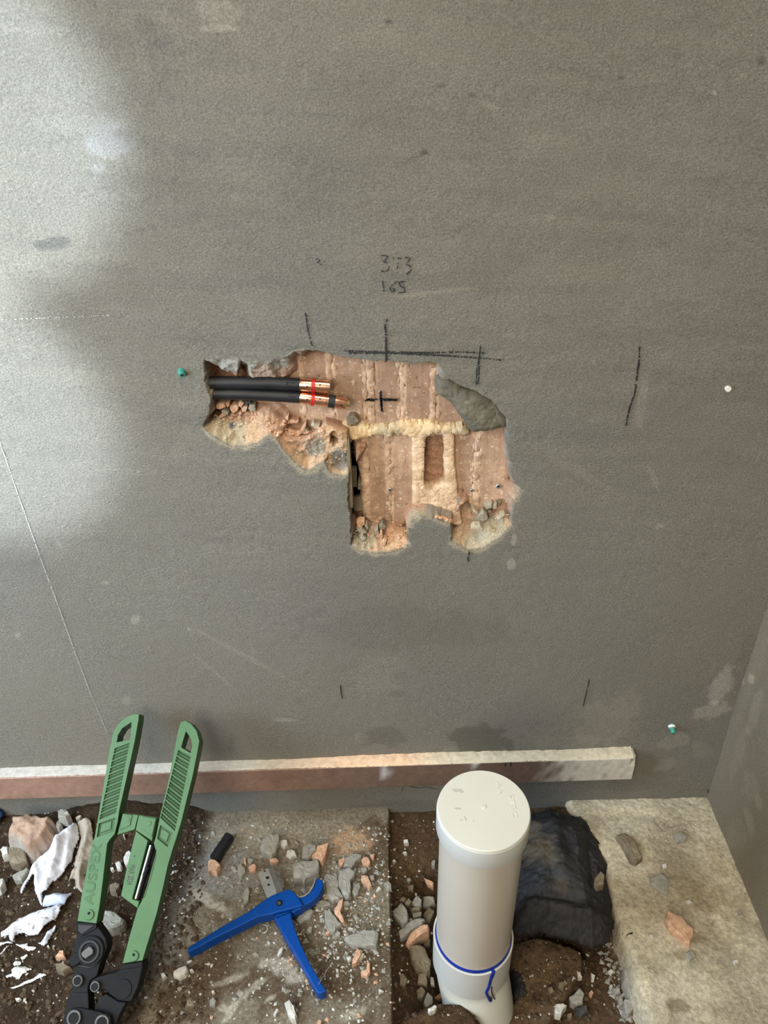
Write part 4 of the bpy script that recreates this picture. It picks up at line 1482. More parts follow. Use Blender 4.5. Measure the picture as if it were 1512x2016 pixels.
gf(S5((1068, 1150), (1130, 1100), (1240, 1010), (1330, 978), (1377, 1010), (1350, 1052), (1200, 1150), (1098, 1243)), 'g', .018, 'long curved grey flake lying above the brick fragment', g2)
gf(S5((1158, 1282), (1180, 1208), (1240, 1150), (1390, 1058), (1433, 1110), (1422, 1162), (1290, 1232), (1200, 1313)), 't', .026, 'oblong terracotta brick fragment beside the pipe collar', g2)
gf(S5((1335, 1245), (1400, 1200), (1440, 1230), (1430, 1310), (1360, 1310)), 'b', .012, 'dark stone between brick fragment and big round stone', g2)
gf(S6((1238, 70), (1300, 18), (1400, 60), (1452, 180), (1442, 280), (1410, 302), (1300, 242), (1258, 170)), 'b', .030, 'big rounded brown stone left of the pipe collar', g2)
gf(S6((1330, 290), (1400, 308), (1422, 380), (1410, 432), (1318, 392)), 'b', .018, 'ochre stone below the big rounded stone', g2)
gf(S6((1448, 320), (1478, 330), (1490, 410), (1450, 400)), 'p', .010, 'pale sliver between ochre stone and collar', g2)
gf(S6((1378, 602), (1390, 540), (1420, 473), (1472, 530), (1474, 600), (1400, 643)), 'g', .015, 'pointed pale-grey stone at the foot of the collar', g2)
gf(S6((1423, 652), (1490, 613), (1514, 625), (1490, 672), (1440, 684)), 'p', .012, 'white speckled pebble under the pointed grey stone', g2)
gf(Z6((343, 1472), (400, 1428), (414, 1445), (380, 1483)), 't', .010, 'small terracotta chip at the foot of the collar', g2)
gf(S6((1308, 462), (1360, 428), (1402, 470), (1370, 542), (1318, 542)), 'b', .014, 'dark brown round stone below the ochre stone', g2)
gf(S6((1143, 310), (1180, 288), (1217, 350), (1190, 432), (1143, 402)), 'b', .010, 'flat brown stone near the slab edge in the trench', g2)
gf(S6((1088, 390), (1110, 375), (1122, 415), (1095, 430)), 'b', .006, 'tiny brown pebble against the slab edge', g2)
gf(S6((1132, 555), (1142, 522), (1155, 540), (1145, 572)), 'p', .006, 'tiny white pebble low in the trench', g2)
gf(S5((905, 580), (950, 558), (992, 590), (992, 637), (950, 637)), 'g', .009, 'small grey chip at the upper corner of the slab edge', g2)
gf(S5((1360, 528), (1400, 540), (1482, 580), (1470, 622), (1410, 600)), 't', .010, 'terracotta chip left of the white pipe', g2)
gf(S5((1178, 612), (1250, 598), (1242, 660), (1180, 662)), 'b', .008, 'small brown pebble above the trench heap', g2)
gf(S5((1165, 530), (1195, 515), (1218, 545), (1190, 575)), 'g', .007, 'small grey pebble above the brown pebble', g2)
gf(S5((1130, 90), (1180, 82), (1190, 118), (1140, 130)), 'p', .008, 'pale chip lying highest on the soil, near the wall left of the pipe', g2)
gf(S5((1120, 222), (1150, 215), (1172, 235), (1145, 250)), 'p', .006, 'pale chip on the soil below the highest one', g2)
gf(S5((1000, 325), (1025, 305), (1047, 325), (1015, 350)), 'p', .007, 'pale pebble on the soil midway to the trench heap', g2)
gf(S5((1450, 340), (1480, 315), (1500, 330), (1490, 380), (1455, 380)), 'g', .009, 'grey pebble touching the pipe high up', g2)
gf(S5((845, 615), (880, 640), (850, 655), (828, 640)), 'p', .005, 'tiny pale chip beside the small grey corner chip', g2)
gf(S8((590, 800), (660, 788), (692, 810), (640, 892), (588, 882)), 'p', .016, 'white speckled stone on the soil right of the branch pipe', g2)
gf(S8((710, 740), (800, 658), (843, 720), (832, 792), (780, 812), (728, 780)), 'g', .018, 'grey-brown broken stone at the end of the soil clod', g2)
gf(S8((758, 832), (862, 798), (884, 860), (820, 893)), 'd', .012, 'black fragment below the grey-brown broken stone', g2)
gf(S8((780, 505), (810, 508), (827, 555), (800, 562)), 'p', .008, 'pale oval pebble on the edge of the soil clod', g2)
gf(S8((740, 565), (752, 540), (760, 555), (748, 580)), 'p', .005, 'tiny pale pebble left of the oval pebble', g2)
gf(S8((905, 520), (942, 540), (932, 582), (910, 577)), 'p', .008, 'pale pebble right of the soil clod', g2)
gf(S8((888, 690), (910, 668), (927, 690), (910, 722)), 't', .008, 'orange pebble right of the soil clod', g2)
gf(S8((615, 610), (650, 588), (682, 620), (660, 657), (620, 642)), 'b', .012, 'round brown pebble stuck in the soil clod', g2)
gf(S8((525, 652), (560, 640), (582, 680), (550, 702)), 'b', .009, 'smaller brown pebble left of the round one in the clod', g2)
gf(S8((1183, 490), (1240, 468), (1293, 600), (1272, 742), (1220, 702), (1183, 600)), 'g', .020, 'long crumbling grey lump against the slab strip', g2)
gf(S8((1190, 760), (1272, 758), (1273, 850), (1230, 893), (1188, 862)), 'g', .015, 'grey stone below the long crumbling lump', g2)
gf(S8((1088, 660), (1150, 653), (1163, 700), (1120, 717)), 'g', .010, 'small grey stone left of the long crumbling lump', g2)
gf(S8((1140, 740), (1180, 718), (1188, 790), (1150, 823)), 'g', .010, 'upright grey chip left of the lower grey stone', g2)
gf(S8((1055, 500), (1080, 482), (1102, 505), (1085, 530)), 'p', .007, 'pale grey pebble left of the long lump', g2)
gf(S8((1066, 630), (1080, 615), (1096, 640), (1078, 662)), 'p', .007, 'pale pebble under the pale grey one', g2)
gf(S8((693, 882), (735, 868), (738, 912), (700, 918)), 'b', .010, 'amber pebble right of the white speckled stone', g2)

# ------------------------------------------------------------------ pieces on the slab strip
g3 = 'loose pieces on the slab strip'
LZ = 0.006
gf(Z7((163, 1040), (210, 1028), (270, 1080), (302, 1160), (270, 1183), (240, 1172), (198, 1090)), 'b', .014, 'long buff stone on the slab strip nearest the black sheet', g3, z=LZ)
gf(Z7((338, 1260), (410, 1233), (443, 1270), (432, 1357), (380, 1322), (343, 1292)), 'g', .007, 'flat grey flake in the middle of the slab strip', g3, z=LZ)
gf(Z7((430, 1438), (500, 1468), (562, 1530), (562, 1570), (545, 1608), (500, 1572), (440, 1522), (423, 1480)), 't', .018, 'bright orange brick fragment on the slab strip', g3, z=LZ)
gf(Z7((468, 1040), (500, 1018), (533, 1045), (520, 1072), (480, 1083)), 'g', .006, 'grey chip on the slab strip nearest the corner', g3, z=LZ)
gf(Z7((523, 1650), (560, 1633), (578, 1670), (545, 1703)), 'g', .005, 'small dark grey chip below the orange fragment', g3, z=LZ)
gf(Z7((405, 1190), (425, 1183), (430, 1206), (412, 1212)), 'p', .005, 'tiny white chip above the flat grey flake', g3, z=LZ)
gf(Z7((770, 1690), (798, 1682), (800, 1702), (780, 1710)), 'p', .005, 'tiny white chip at the right of the slab strip', g3, z=LZ)
gf(Z7((335, 1555), (358, 1550), (360, 1572), (340, 1574)), 'p', .005, 'tiny white chip left of the orange fragment', g3, z=LZ)
gf(Z7((790, 1432), (815, 1428), (818, 1448), (800, 1452)), 'g', .005, 'tiny grey chip near the right wall', g3, z=LZ)
gf(Z7((525, 1380), (545, 1372), (562, 1388), (540, 1398)), 'p', .005, 'tiny pale pebble between grey flake and orange fragment', g3, z=LZ)

# ------------------------------------------------------------------ left soil
g4 = 'stones in the soil at the left'
gf(S2((878, 160), (920, 138), (1040, 168), (1053, 210), (1000, 272), (878, 262)), 'g', .022, 'grey angular stone behind the cloth, against the wall', g4, lift=.012)
gf(S2((848, 320), (900, 278), (933, 360), (890, 423), (848, 392)), 'g', .016, 'small crumbly grey stone right of the pinkish block', g4, lift=.006)
gf(S2((18, 730), (60, 690), (132, 678), (132, 790), (40, 823)), 'p', .018, 'pale stone in front of the pinkish block', g4)
gf(S2((135, 690), (200, 645), (330, 690), (400, 760), (410, 900), (300, 960), (150, 920), (130, 800)), 'b', .020, 'big soil-covered lump in front of the pinkish block', g4)
gf(S2((188, 1110), (300, 1050), (420, 988), (442, 1020), (330, 1182), (240, 1193)), 'g', .016, 'grey stone half under the white cloth', g4)
gf(S2((0, 1158), (60, 1158), (72, 1230), (20, 1333), (-40, 1333), (-40, 1200)), 'p', .018, 'pale stone at the left edge of the picture', g4)
gf(S2((1125, 235), (1180, 200), (1215, 205), (1190, 240), (1140, 262)), 'p', .008, 'small pale chip on the soil behind the cloth', g4)
gf(T8((663, 150), (740, 38), (900, 58), (1033, 180), (1010, 242), (850, 322), (720, 353), (663, 280)), 'g', .022, 'rounded grey stone between the two green tool arms', g4)
gf(T7((738, 850), (790, 808), (833, 870), (820, 923), (760, 923)), 'p', .012, 'rounded pale pebble in the upper gap between the tool arms', g4)
gf(T7((858, 760), (900, 678), (952, 648), (990, 700), (970, 850), (888, 873)), 'p', .014, 'pale stone half hidden by the dated plate of the tool', g4)
gf(T7((655, 905), (700, 893), (718, 930), (680, 948)), 'p', .007, 'small flat pebble below left of the rounded pale pebble', g4)
gf(T7((650, 1172), (760, 1128), (813, 1190), (760, 1293), (658, 1262)), 'b', .016, 'soil-brown stone in the gap between the tool arms', g4)
gf(T7((588, 1170), (618, 1148), (642, 1200), (600, 1293), (580, 1260)), 'p', .010, 'upright pale chip against the left tool arm', g4)
gf(T7((565, 1370), (605, 1355), (590, 1420), (560, 1455)), 'p', .008, 'thin pale chip low against the left tool arm', g4)
gf(T7((848, 400), (868, 395), (876, 440), (858, 448)), 'p', .006, 'tiny cream pebble under the hinge tabs', g4)
gf(S3((828, 802), (880, 740), (890, 713), (957, 708), (972, 802)), 't', .012, 'pink terracotta chip left of the black tool head', g4)
gf(S3((828, 902), (950, 878), (1063, 960), (950, 1043), (848, 1002)), 'b', .014, 'soil clod left of the black tool head', g4)
gf(S3((775, 640), (800, 632), (822, 680), (795, 700)), 'b', .006, 'tiny ochre pebble above the pink terracotta chip', g4)
gf(S3((228, 1412), (270, 1400), (318, 1415), (280, 1442), (240, 1438)), 'p', .006, 'flat pale pebble at the lower left', g4)
gf(S3((830, 1360), (850, 1340), (864, 1362), (840, 1385)), 'p', .006, 'small pale pebble left of the lowest tool bolts', g4)
gf(S3((472, 1290), (500, 1280), (516, 1290), (490, 1302)), 'p', .004, 'tiny white chip below the paper strip', g4)
gf(S3((700, 630), (725, 618), (740, 645), (715, 660)), 'p', .006, 'tiny white pebble below the cloth tip', g4)
gf(S3((370, 1455), (395, 1448), (408, 1475), (380, 1485)), 'p', .005, 'tiny grey pebble right of the flat pale pebble', g4)
gf(T8((745, 620), (810, 615), (840, 660), (760, 760), (720, 720)), 'b', .012, 'brown stone between the tool arms near the pivot', g4)
# ------------------------------------------------------------------ loose bits inside the wall hole
g5 = 'crumbs in the wall hole'
wf = wall_flake
DW = 0.026
for pts, c, lb in [
    (T1((190, 790), (225, 775), (262, 830), (262, 900), (240, 935), (205, 880)), 'b', 'brown chip at the left end under the pipes'),
    (T1((270, 870), (330, 850), (400, 855), (415, 905), (330, 945), (270, 930)), 't', 'pink oblong chip under the pipes at the left'),
    (T1((415, 845), (470, 840), (480, 880), (430, 925)), 't', 'small pink chip right of the oblong one under the pipes'),
    (T1((345, 965), (400, 950), (470, 980), (450, 1018), (370, 1025)), 'g', 'flat grey chip below the oblong pink chip'),
    (T1((470, 900), (540, 870), (605, 880), (600, 960), (530, 1010), (480, 960)), 't', 'largest pink chip under the pipes'),
    (T1((600, 850), (650, 820), (690, 850), (650, 920), (610, 900)), 't', 'small pink chip touching the lower pipe'),
    (T1((640, 930), (690, 890), (738, 900), (720, 970), (660, 985)), 't', 'round pink chip left of the dark chip'),
    (T1((600, 1000), (640, 970), (655, 1000), (620, 1025)), 't', 'tiny pink chip under the round one'),
    (T1((690, 820), (780, 815), (790, 850), (710, 880)), 'd', 'dark flat chip touching the lower pipe'),
    (T1((745, 930), (780, 860), (850, 870), (865, 960), (800, 980)), 'g', 'dark grey angular chip right end of the row under the pipes'),
    (T2((300, 1120), (350, 1095), (440, 1110), (420, 1150), (320, 1150)), 't', 'flat pink chip highest in the pink heap'),
    (T2((440, 1290), (480, 1220), (550, 1140), (550, 1200), (490, 1290)), 't', 'slanting pink splinter in the pink heap'),
    (T2((470, 1300), (540, 1220), (600, 1260), (560, 1330)), 'b', 'brown shaded chip beside the slanting splinter'),
    (T2((620, 1180), (660, 1140), (760, 1170), (740, 1220), (680, 1235)), 'p', 'cream chip at the right of the pink heap'),
    (T2((270, 1260), (300, 1240), (440, 1290), (510, 1350), (480, 1388), (280, 1355)), 't', 'largest pink slab at the foot of the pink heap'),
    (T2((150, 1330), (210, 1310), (265, 1330), (250, 1378), (180, 1372)), 't', 'rounded pink chip at the left foot of the heap'),
    (T2((180, 1200), (240, 1190), (260, 1240), (190, 1260)), 't', 'small pink chip in the middle of the heap'),
    (T2((240, 1060), (290, 1030), (290, 1100), (250, 1115)), 't', 'small upright pink chip above the heap'),
    (T2((75, 1240), (130, 1210), (160, 1250), (100, 1290)), 't', 'small pink chip at the left of the heap'),
    (T2((1150, 1110), (1200, 1045), (1280, 1040), (1350, 1130), (1260, 1170), (1160, 1180)), 'b', 'buff mortar chip below the brass tip'),
]:
    wf(pts, c, DW if c != 'p' else .024, .007, lb, g5)
for pts, c, lb, dd in [
    (T4((240, 520), (290, 485), (360, 490), (365, 540), (310, 590), (250, 580)), 't', 'orange pebble low in the left pocket', .018),
    (T4((250, 620), (320, 592), (400, 660), (360, 680), (280, 660)), 'g', 'pale grey chip under the orange pebble', .014),
    (T4((280, 700), (330, 675), (390, 740), (320, 790)), 'g', 'lower grey chip under the orange pebble', .012),
    (T4((360, 560), (400, 530), (425, 610), (400, 635)), 'g', 'upright grey chip right of the orange pebble', .018),
    (T4((580, 560), (630, 505), (690, 570), (660, 615), (570, 600)), 'b', 'buff chip in the middle of the left pocket', .020),
    (T4((590, 650), (620, 640), (640, 720), (620, 770), (595, 710)), 't', 'pink splinter low in the left pocket', .014),
    (T4((610, 840), (650, 760), (690, 770), (670, 850), (640, 865)), 't', 'lowest pink chip in the left pocket', .010),
    (T4((500, 610), (560, 590), (580, 690), (530, 690)), 'g', 'grey chip left of the pink splinter', .016),
    (T5((420, 540), (470, 560), (500, 600), (460, 600)), 'b', 'slim buff chip at the head of the right pocket', .026),
    (T5((520, 600), (560, 610), (620, 670), (590, 690), (530, 640)), 'p', 'cream sliver in the right pocket', .026),
    (T5((620, 720), (690, 650), (750, 690), (755, 770), (690, 820), (630, 790)), 'g', 'largest rounded grey chip in the right pocket', .022),
    (T5((700, 560), (820, 520), (810, 600), (730, 620)), 'g', 'wide grey chip at the top of the right pocket', .028),
    (T5((830, 560), (890, 530), (900, 610), (840, 620)), 'g', 'grey chip top right of the right pocket', .028),
    (T5((900, 510), (960, 490), (960, 550), (930, 570)), 'b', 'buff chip in the upper corner of the right pocket', .030),
    (T5((760, 640), (820, 650), (800, 690), (770, 690)), 'b', 'small buff chip in the middle of the right pocket', .026),
    (T5((510, 905), (560, 860), (640, 855), (695, 900), (695, 940), (600, 925)), 'p', 'cream half-round flake on the lip of the right pocket', .006),
    (T5((900, 770), (960, 700), (1010, 690), (990, 740), (940, 775)), 'p', 'cream chip at the right of the right pocket', .018),
]:
    wf(pts, c, dd, .006, lb, g5)


# ------------------------------------------------------------------ fixings in the wall
def nail(px, py, depth, label, r=0.003):
    root = empty('wall_plug')
    tag(root, label, 'wall plug')
    c = W(px, py, depth)
    d = Vector((0, -1, 0.15)).normalized()
    s = tube('plug_shell', [c - d * -0.0, c + d * .0065, c + d * .007], [r, r * 1.1, r * .9], M['steel'], root, 14)
    tube('plug_bore', [c + d * .006, c + d * .0072], r * .5, M['void'], root, 10)
    return root


nail(980, 954, 0.036, 'silver plug end in the right block of the hole', .0034)
nail(768, 961, 0.036, 'dull plug end in the lower left block of the hole', .0026)
nail(928, 962, 0.037, 'small pale plug end left of the silver one', .0022)


def green_plug(px, py, label, rot, L=0.010, white=False):
    root = empty('wall_plug')
    tag(root, label, 'wall plug')
    c = on_wall(px, py)
    d = Vector((math.sin(rot) * .5, -1, math.cos(rot) * -.5)).normalized()
    o = tube('plug_shell', [c - d * .004, c + d * L, c + d * (L + .0006)], [.0042, .0042, .0034], M['plug'], root, 12, smooth_shade=False)
    tube('plug_bore', [c + d * L, c + d * (L + .0008)], .0018, M['void'], root, 10)
    if white:
        tube('plug_collar', [c - d * .001, c + d * .003], .006, M['chalk'], root, 12)


green_plug(358, 733, 'green plastic wall plug left of the hole', 0.4, .004)
green_plug(1323, 1430, 'greenish wall plug with pale collar low on the wall by the corner', 0.0, .012, True)
root = empty('screw_hole')
tag(root, 'pale screw head set in the wall at the far right', 'screw')
c = on_wall(1433, 765)
tube('screw_head', [c + Vector((0, .002, 0)), c + Vector((0, -.002, 0))], .0035, M['chalk'], root, 10)

# ------------------------------------------------------------------ drain riser with cap
def build_drain():
    root = empty('drain_pipe')
    tag(root, 'upright cream plastic drain pipe with a flat white end cap', 'pipe')
    hd = CAM.y - PIPE_Y
    cz = PIPE.z
    dep = (PIPE - CAM).dot(CF)
    rc = 92.0 * dep / FPX
    rp = rc * 0.925
    cx, cy = PIPE_X, PIPE_Y
    top = cz
    sk = 0.036
    cap = lathe('end_cap', [(0.0002, 0.0), (rc * .975, 0.0), (rc * .99, -0.0008), (rc, -0.003), (rc * 1.005, -sk + .001), (rc * .995, -sk), (rp * .99, -sk)], (cx, cy, top), M['pvc_cap'], root)
    # skirt of the cap in the greyer tone of the moulding
    lathe('cap_skirt', [(rc * .992, -0.0035), (rc * 1.006, -0.0045), (rc * 1.008, -sk + .001), (rc * 1.0, -sk - .0002)], (cx, cy, top), M['pvc_side'], cap)
    frc = Frame((cx, cy, top), (1, 0, 0), (0, 1, 0), (0, 0, 1))
    disc('sprue_mark', frc, S1((742, 632))[0], 4.2, 0.0009, -0.0005, M['pvc_cap'], cap, .0003, 20)
    for pts in (S1((275, 385), (340, 376), (400, 385), (445, 415), (430, 440), (370, 425), (320, 432), (300, 405)), S1((310, 660), (345, 645), (410, 650), (400, 672), (350, 676)),
                S1((450, 770), (460, 768), (490, 830), (480, 832)), S1((405, 820), (430, 818), (432, 832), (410, 834)), S1((585, 832), (600, 828), (602, 842), (588, 846))):
        prism('scuff', frc, [pts], 0.00035, -0.0006, M['pvc_scuff'], cap, 0)
    for word, a, b, sz in (('STEC', S1((1085, 460))[0], S1((1150, 800))[0], .0085), ('AA', S1((905, 290))[0], S1((950, 470))[0], .0078)):
        ua, ub = Vector((*frc.uv(*a), 0)), Vector((*frc.uv(*b), 0))
        raised_text('raised_letters', word, frc, ua, ub, sz, 0.0004, M['pvc_cap'], cap, False)
    # riser
    collar_z = None
    d = ray(930, 1838)
    # collar rim height: where the ray meets the pipe's axis plane
    t = (cy - CAM.y) / d.y
    cz_rim = (CAM + d * t).z
    lathe('riser', [(rp, top - sk + .004), (rp, cz_rim - .03)], (cx, cy, 0), M['pvc_pipe'], root)
    rcl = rp * 1.075
    d2 = ray(925, 1880)
    cb = cz_rim - 0.072
    col = lathe('collar', [(rp * .99, cz_rim), (rcl * .99, cz_rim), (rcl, cz_rim - .0012), (rcl, cz_rim - .0012), (rcl * 1.0, cb), (rcl * .985, cb - .001), (rp * .98, cb - .001)], (cx, cy, 0), M['pvc_side'], root)
    lathe('collar_rim', [(rcl * .965, cz_rim + .0006), (rcl * .998, cz_rim + .0008), (rcl * 1.008, cz_rim - .0004), (rcl * 1.005, cz_rim - .002)], (cx, cy, 0), M['pvc_cap'], col)
    gl = lathe('glue_ring', [(rp * .995, cz_rim + .006), (rp * 1.02, cz_rim + .0045), (rp * 1.04, cz_rim + .001), (rp * 1.035, cz_rim - .001)], (cx, cy, 0), M['blue_glue'], root)
    tag(gl, 'dark blue glue ring at the collar')

    def on_collar(px, py):
        dd = ray(px, py)
        ox, oy = CAM.x - cx, CAM.y - cy
        a = dd.x ** 2 + dd.y ** 2
        b = 2 * (ox * dd.x + oy * dd.y)
        c2 = ox * ox + oy * oy - (rcl + .0005) ** 2
        disc_ = max(b * b - 4 * a * c2, 0)
        return CAM + dd * ((-b - math.sqrt(disc_)) / (2 * a))
    p = smooth_path([on_collar(*q) for q in Z6((700, 1308), (685, 1350), (672, 1400), (658, 1432), (668, 1460), (682, 1478))], 6)
    tube('glue_drip', p, [.0028] * 6 + [.0022] * (len(p) - 10) + [.003] * 4, M['blue_glue'], root, 10)
    p = smooth_path([on_collar(*q) for q in Z6((690, 1400), (690, 1430), (700, 1460), (722, 1486))], 6)
    tube('glue_drip', p, .0008, M['rubber'], root, 8)
    # branch fitting running on below the collar, towards the viewer and to the right
    rb = rp * 1.0
    a = Vector((cx, cy, cb + .012))
    pts = smooth_path([a, a + Vector((0.001, -0.002, -.03)), a + Vector((0.008, -0.016, -.075)), a + Vector((0.016, -.034, -.14)), a + Vector((.024, -.05, -.22))], 6)
    tube('branch_fitting', pts, [rb * 1.01] * len(pts), M['pvc_cap'], root, 40)


def text_mesh(body, size, depth, outline=False, wire=0.0006):
    cu = bpy.data.curves.new('letters', 'FONT')
    cu.body = body
    cu.size = size
    cu.align_x = 'LEFT'
    if outline:
        cu.dimensions = '3D'
        cu.fill_mode = 'FULL'
        cu.bevel_depth = wire
        cu.bevel_resolution = 1
    else:
        cu.extrude = depth
    o = bpy.data.objects.new('letters_tmp', cu)
    COL.objects.link(o)
    bpy.context.view_layer.update()
    dg = bpy.context.evaluated_depsgraph_get()
    me = bpy.data.meshes.new_from_object(o.evaluated_get(dg))
    bpy.data.objects.remove(o)
    return me


def raised_text(name, body, fr, ua, ub, size, depth, m, parent, outline, w=0.0, wire=0.0006, mirror_side=1, squash=1.0):
    """text from plane point ua towards ub; fitted to that length"""
    me = text_mesh(body, size, depth, outline, wire)
    co = np.array([v.co[:] for v in me.vertices])
    L = (ub - ua).length
    d = (ub - ua) / L
    n = Vector((-d.y, d.x, 0))
    s = L / max(co[:, 0].max() - co[:, 0].min(), 1e-6)
    x0 = co[:, 0].min()
    for v in me.vertices:
        u = (v.co.x - x0) * s
        q = ua + d * u + n * (v.co.y * squash)
        v.co = fr.p3(q.x, q.y, w + v.co.z)
    me.update()
    while len(me.materials):
        me.materials.pop()
    return link(name, me, m, parent)


build_drain()

# ------------------------------------------------------------------ green crimping tool leaning on the wall
def build_tool():
    root = empty('crimping_tool')
    tag(root, 'green long-handled crimping tool with black steel head leaning on the wall', 'tool')
    top = W(320, 1405, -0.040)
    bot = F(190, 2090, 0.040)
    e2 = (Vector((0, top.y, top.z)) - Vector((0, bot.y, bot.z))).normalized()
    n = Vector((1, 0, 0)).cross(e2)
    fr = Frame(Vector((0, bot.y, bot.z)), (1, 0, 0), e2, n)
    G_, GD, SB = M['green'], M['green_dark'], M['steel_black']

    def lerp(a, b, t):
        return (a[0] + (b[0] - a[0]) * t, a[1] + (b[1] - a[1]) * t)

    # ---- left handle
    left = (Z3((512, 235), (535, 180), (575, 128), (630, 88), (690, 66), (728, 66), (724, 120), (692, 300), (650, 490), (605, 690), (566, 860), (552, 960), (528, 1058), (508, 1082))
            + T7((650, 475), (612, 540), (592, 700), (548, 1080), (500, 1450)) + T8((602, 213), (322, 178))
            + T7((235, 1290), (292, 1000), (342, 760), (378, 560)) + Z3((362, 1085), (395, 900), (430, 690), (468, 470), (492, 330)))
    loopL = Z3((668, 132), (655, 278), (545, 300), (556, 240), (592, 182))
    slotsL = []
    for k in range(11):
        for a, b in ((.10, .44), (.54, .88)):
            t0, t1 = (k + a) / 11, (k + b) / 11
            l0, l1 = lerp((530, 345), (402, 945), t0), lerp((530, 345), (402, 945), t1)
            r0, r1 = lerp((652, 300), (538, 890), t0), lerp((652, 300), (538, 890), t1)
            slotsL.append(Z3(l0, r0, r1, l1))
    recL = Z3((398, 972), (532, 925), (520, 1035), (380, 1085))
    # ---- right handle
    right = (Z3((1056, 190), (1075, 135), (1110, 120), (1160, 148), (1205, 205), (1228, 290), (1212, 380), (1172, 580), (1122, 780), (1078, 960), (1045, 1070), (1005, 1190), (966, 1323))
             + T7((1440, 1200), (1345, 1588)) + Z4((925, 845), (762, 868), (815, 660), (885, 415)) + T7((1160, 1330), (1250, 1000), (1345, 650))
             + Z3((862, 1175), (852, 1135), (872, 1070), (905, 900), (940, 760), (985, 560), (1025, 350)))
    loopR = Z3((1118, 208), (1158, 270), (1170, 330), (1155, 388), (1078, 342), (1092, 290))
    slotsR = []
    for k in range(11):
        for a, b in ((.10, .44), (.54, .88)):
            t0, t1 = (k + a) / 11, (k + b) / 11
            l0, l1 = lerp((1056, 358), (906, 930), t0), lerp((1056, 358), (906, 930), t1)
            r0, r1 = lerp((1158, 412), (1024, 1040), t0), lerp((1158, 412), (1024, 1040), t1)
            slotsR.append(Z3(l0, r0, r1, l1))
    recR = Z3((905, 985), (1008, 1050), (966, 1165), (880, 1095))
    for nm, out, loop, slots, rec, lab in (('left', left, loopL, slotsL, recL, 'left'), ('right', right, loopR, slotsR, recR, 'right')):
        h = prism('handle', fr, [out, loop] + slots + [rec], 0.0, -0.0036, G_, root, 0.00025)
        tag(h, 'ribbed green grip with a loop at its tip')
        # core behind the ribs
        uvs = [fr.uv(x, y, 0.0) for x, y in out]
        lp = [fr.uv(x, y, 0.0) for x, y in loop]
        core = link('handle_core', prism_mesh('handle_core', fr, [uvs, lp], -0.0034, -0.027, 0.0, 0.0), GD, h)
        # thumb pad in the recess
        c = (sum(p[0] for p in rec) / 4, sum(p[1] for p in rec) / 4)
        pad = [(c[0] + (x - c[0]) * .62, c[1] + (y - c[1]) * .62 - 1.5) for x, y in rec]
        prism('thumb_pad', fr, [pad], -0.0018, -0.0035, G_, h, 0.0006)
    # rims around the grips
    # ---- hinge tabs between the handles
    prism('hinge_tab', fr, [T7((842, 85), (1078, 108), (1024, 328), (752, 412), (775, 330))], -0.004, -0.02, G_, root, 0.0012)
    prism('hinge_panel', fr, [T7((850, 92), (985, 112), (950, 270), (806, 335))], -0.0025, -0.006, G_, root, 0.0008)
    prism('hinge_tab', fr, [T7((1082, 110), (1352, 152), (1278, 500), (1034, 335))], -0.004, -0.02, G_, root, 0.0012)
    prism('hinge_panel', fr, [T7((1140, 132), (1338, 166), (1276, 436), (1114, 300))], -0.0025, -0.006, G_, root, 0.0008)
    disc('hinge_rivet', fr, T7((905, 175))[0], 5.5, -0.0018, -0.004, G_, root, .0004)
    disc('hinge_rivet', fr, T7((1225, 235))[0], 5.5, -0.0018, -0.004, G_, root, .0004)
    # ---- dated plate and the slot beside it
    prism('date_plate', fr, [T7((1040, 345), (1222, 490), (985, 1362), (1092, 1394), (1066, 1502), (814, 1316), (900, 900), (985, 560))], -0.004, -0.018, G_, root, 0.0012)
    prism('slot_floor', fr, [T7((1215, 490), (1345, 560), (1280, 900), (1095, 1400), (975, 1365), (1080, 1000))], -0.014, -0.018, SB, root, 0)
    a, b = T7((1262, 560), (1040, 1355))
    A, B = fr.p3(*fr.uv(*a, -0.008), -0.008), fr.p3(*fr.uv(*b, -0.008), -0.008)
    tube('spring_rod', [A, B], .0022, M['steel'], root, 12)
    a, b = T7((1300, 570), (1075, 1370))
    A, B = fr.p3(*fr.uv(*a, -0.010), -0.010), fr.p3(*fr.uv(*b, -0.010), -0.010)
    tube('spring_rod', [A, B], .0016, SB, root, 10)
    a, b = T7((1215, 880), (1165, 1010))
    A, B = fr.p3(*fr.uv(*a, -0.008), -0.008), fr.p3(*fr.uv(*b, -0.008), -0.008)
    tube('rod_nut', [A, A + (B - A) * .4, A + (B - A) * .42, A + (B - A) * .58, A + (B - A) * .6, B], [.0036, .0036, .0026, .0026, .0036, .0036], SB, root, 10)
    prism('slot_lip', fr, [T7((1335, 690), (1345, 690), (1260, 1060), (1165, 1340), (1155, 1330), (1240, 1050))], 0.0006, -0.002, GD, root, 0)
    # ---- writing
    ua, ub = Vector((*fr.uv(*T7((1020, 850))[0], -0.004), 0)), Vector((*fr.uv(*T7((955, 1150))[0], -0.004), 0))
    # reading down the plate, letter tops to the right
    off = Vector((*fr.uv(*T7((948, 850))[0], -0.004), 0))
    off2 = Vector((*fr.uv(*T7((903, 1145))[0], -0.004), 0))
    t = raised_text('date_print', 'MAR 2024', fr, off, off2, .0125, .0001, M['marker'], root, False, w=-0.0038, squash=1.0)
    tag(t, 'black printed date MAR 2024')
    prism('date_print', fr, [T7((1010, 708), (1026, 712), (1020, 740), (1010, 738))], -0.0036, -0.0042, M['marker'], root, 0)
    ua, ub = Vector((*fr.uv(*T7((398, 1450))[0]), 0)), Vector((*fr.uv(*T7((535, 535))[0]), 0))
    t = raised_text('moulded_letters', 'AUSPEX', fr, ua, ub, .0185, .0004, M['green_line'], root, True, w=0.0001, wire=.00032)
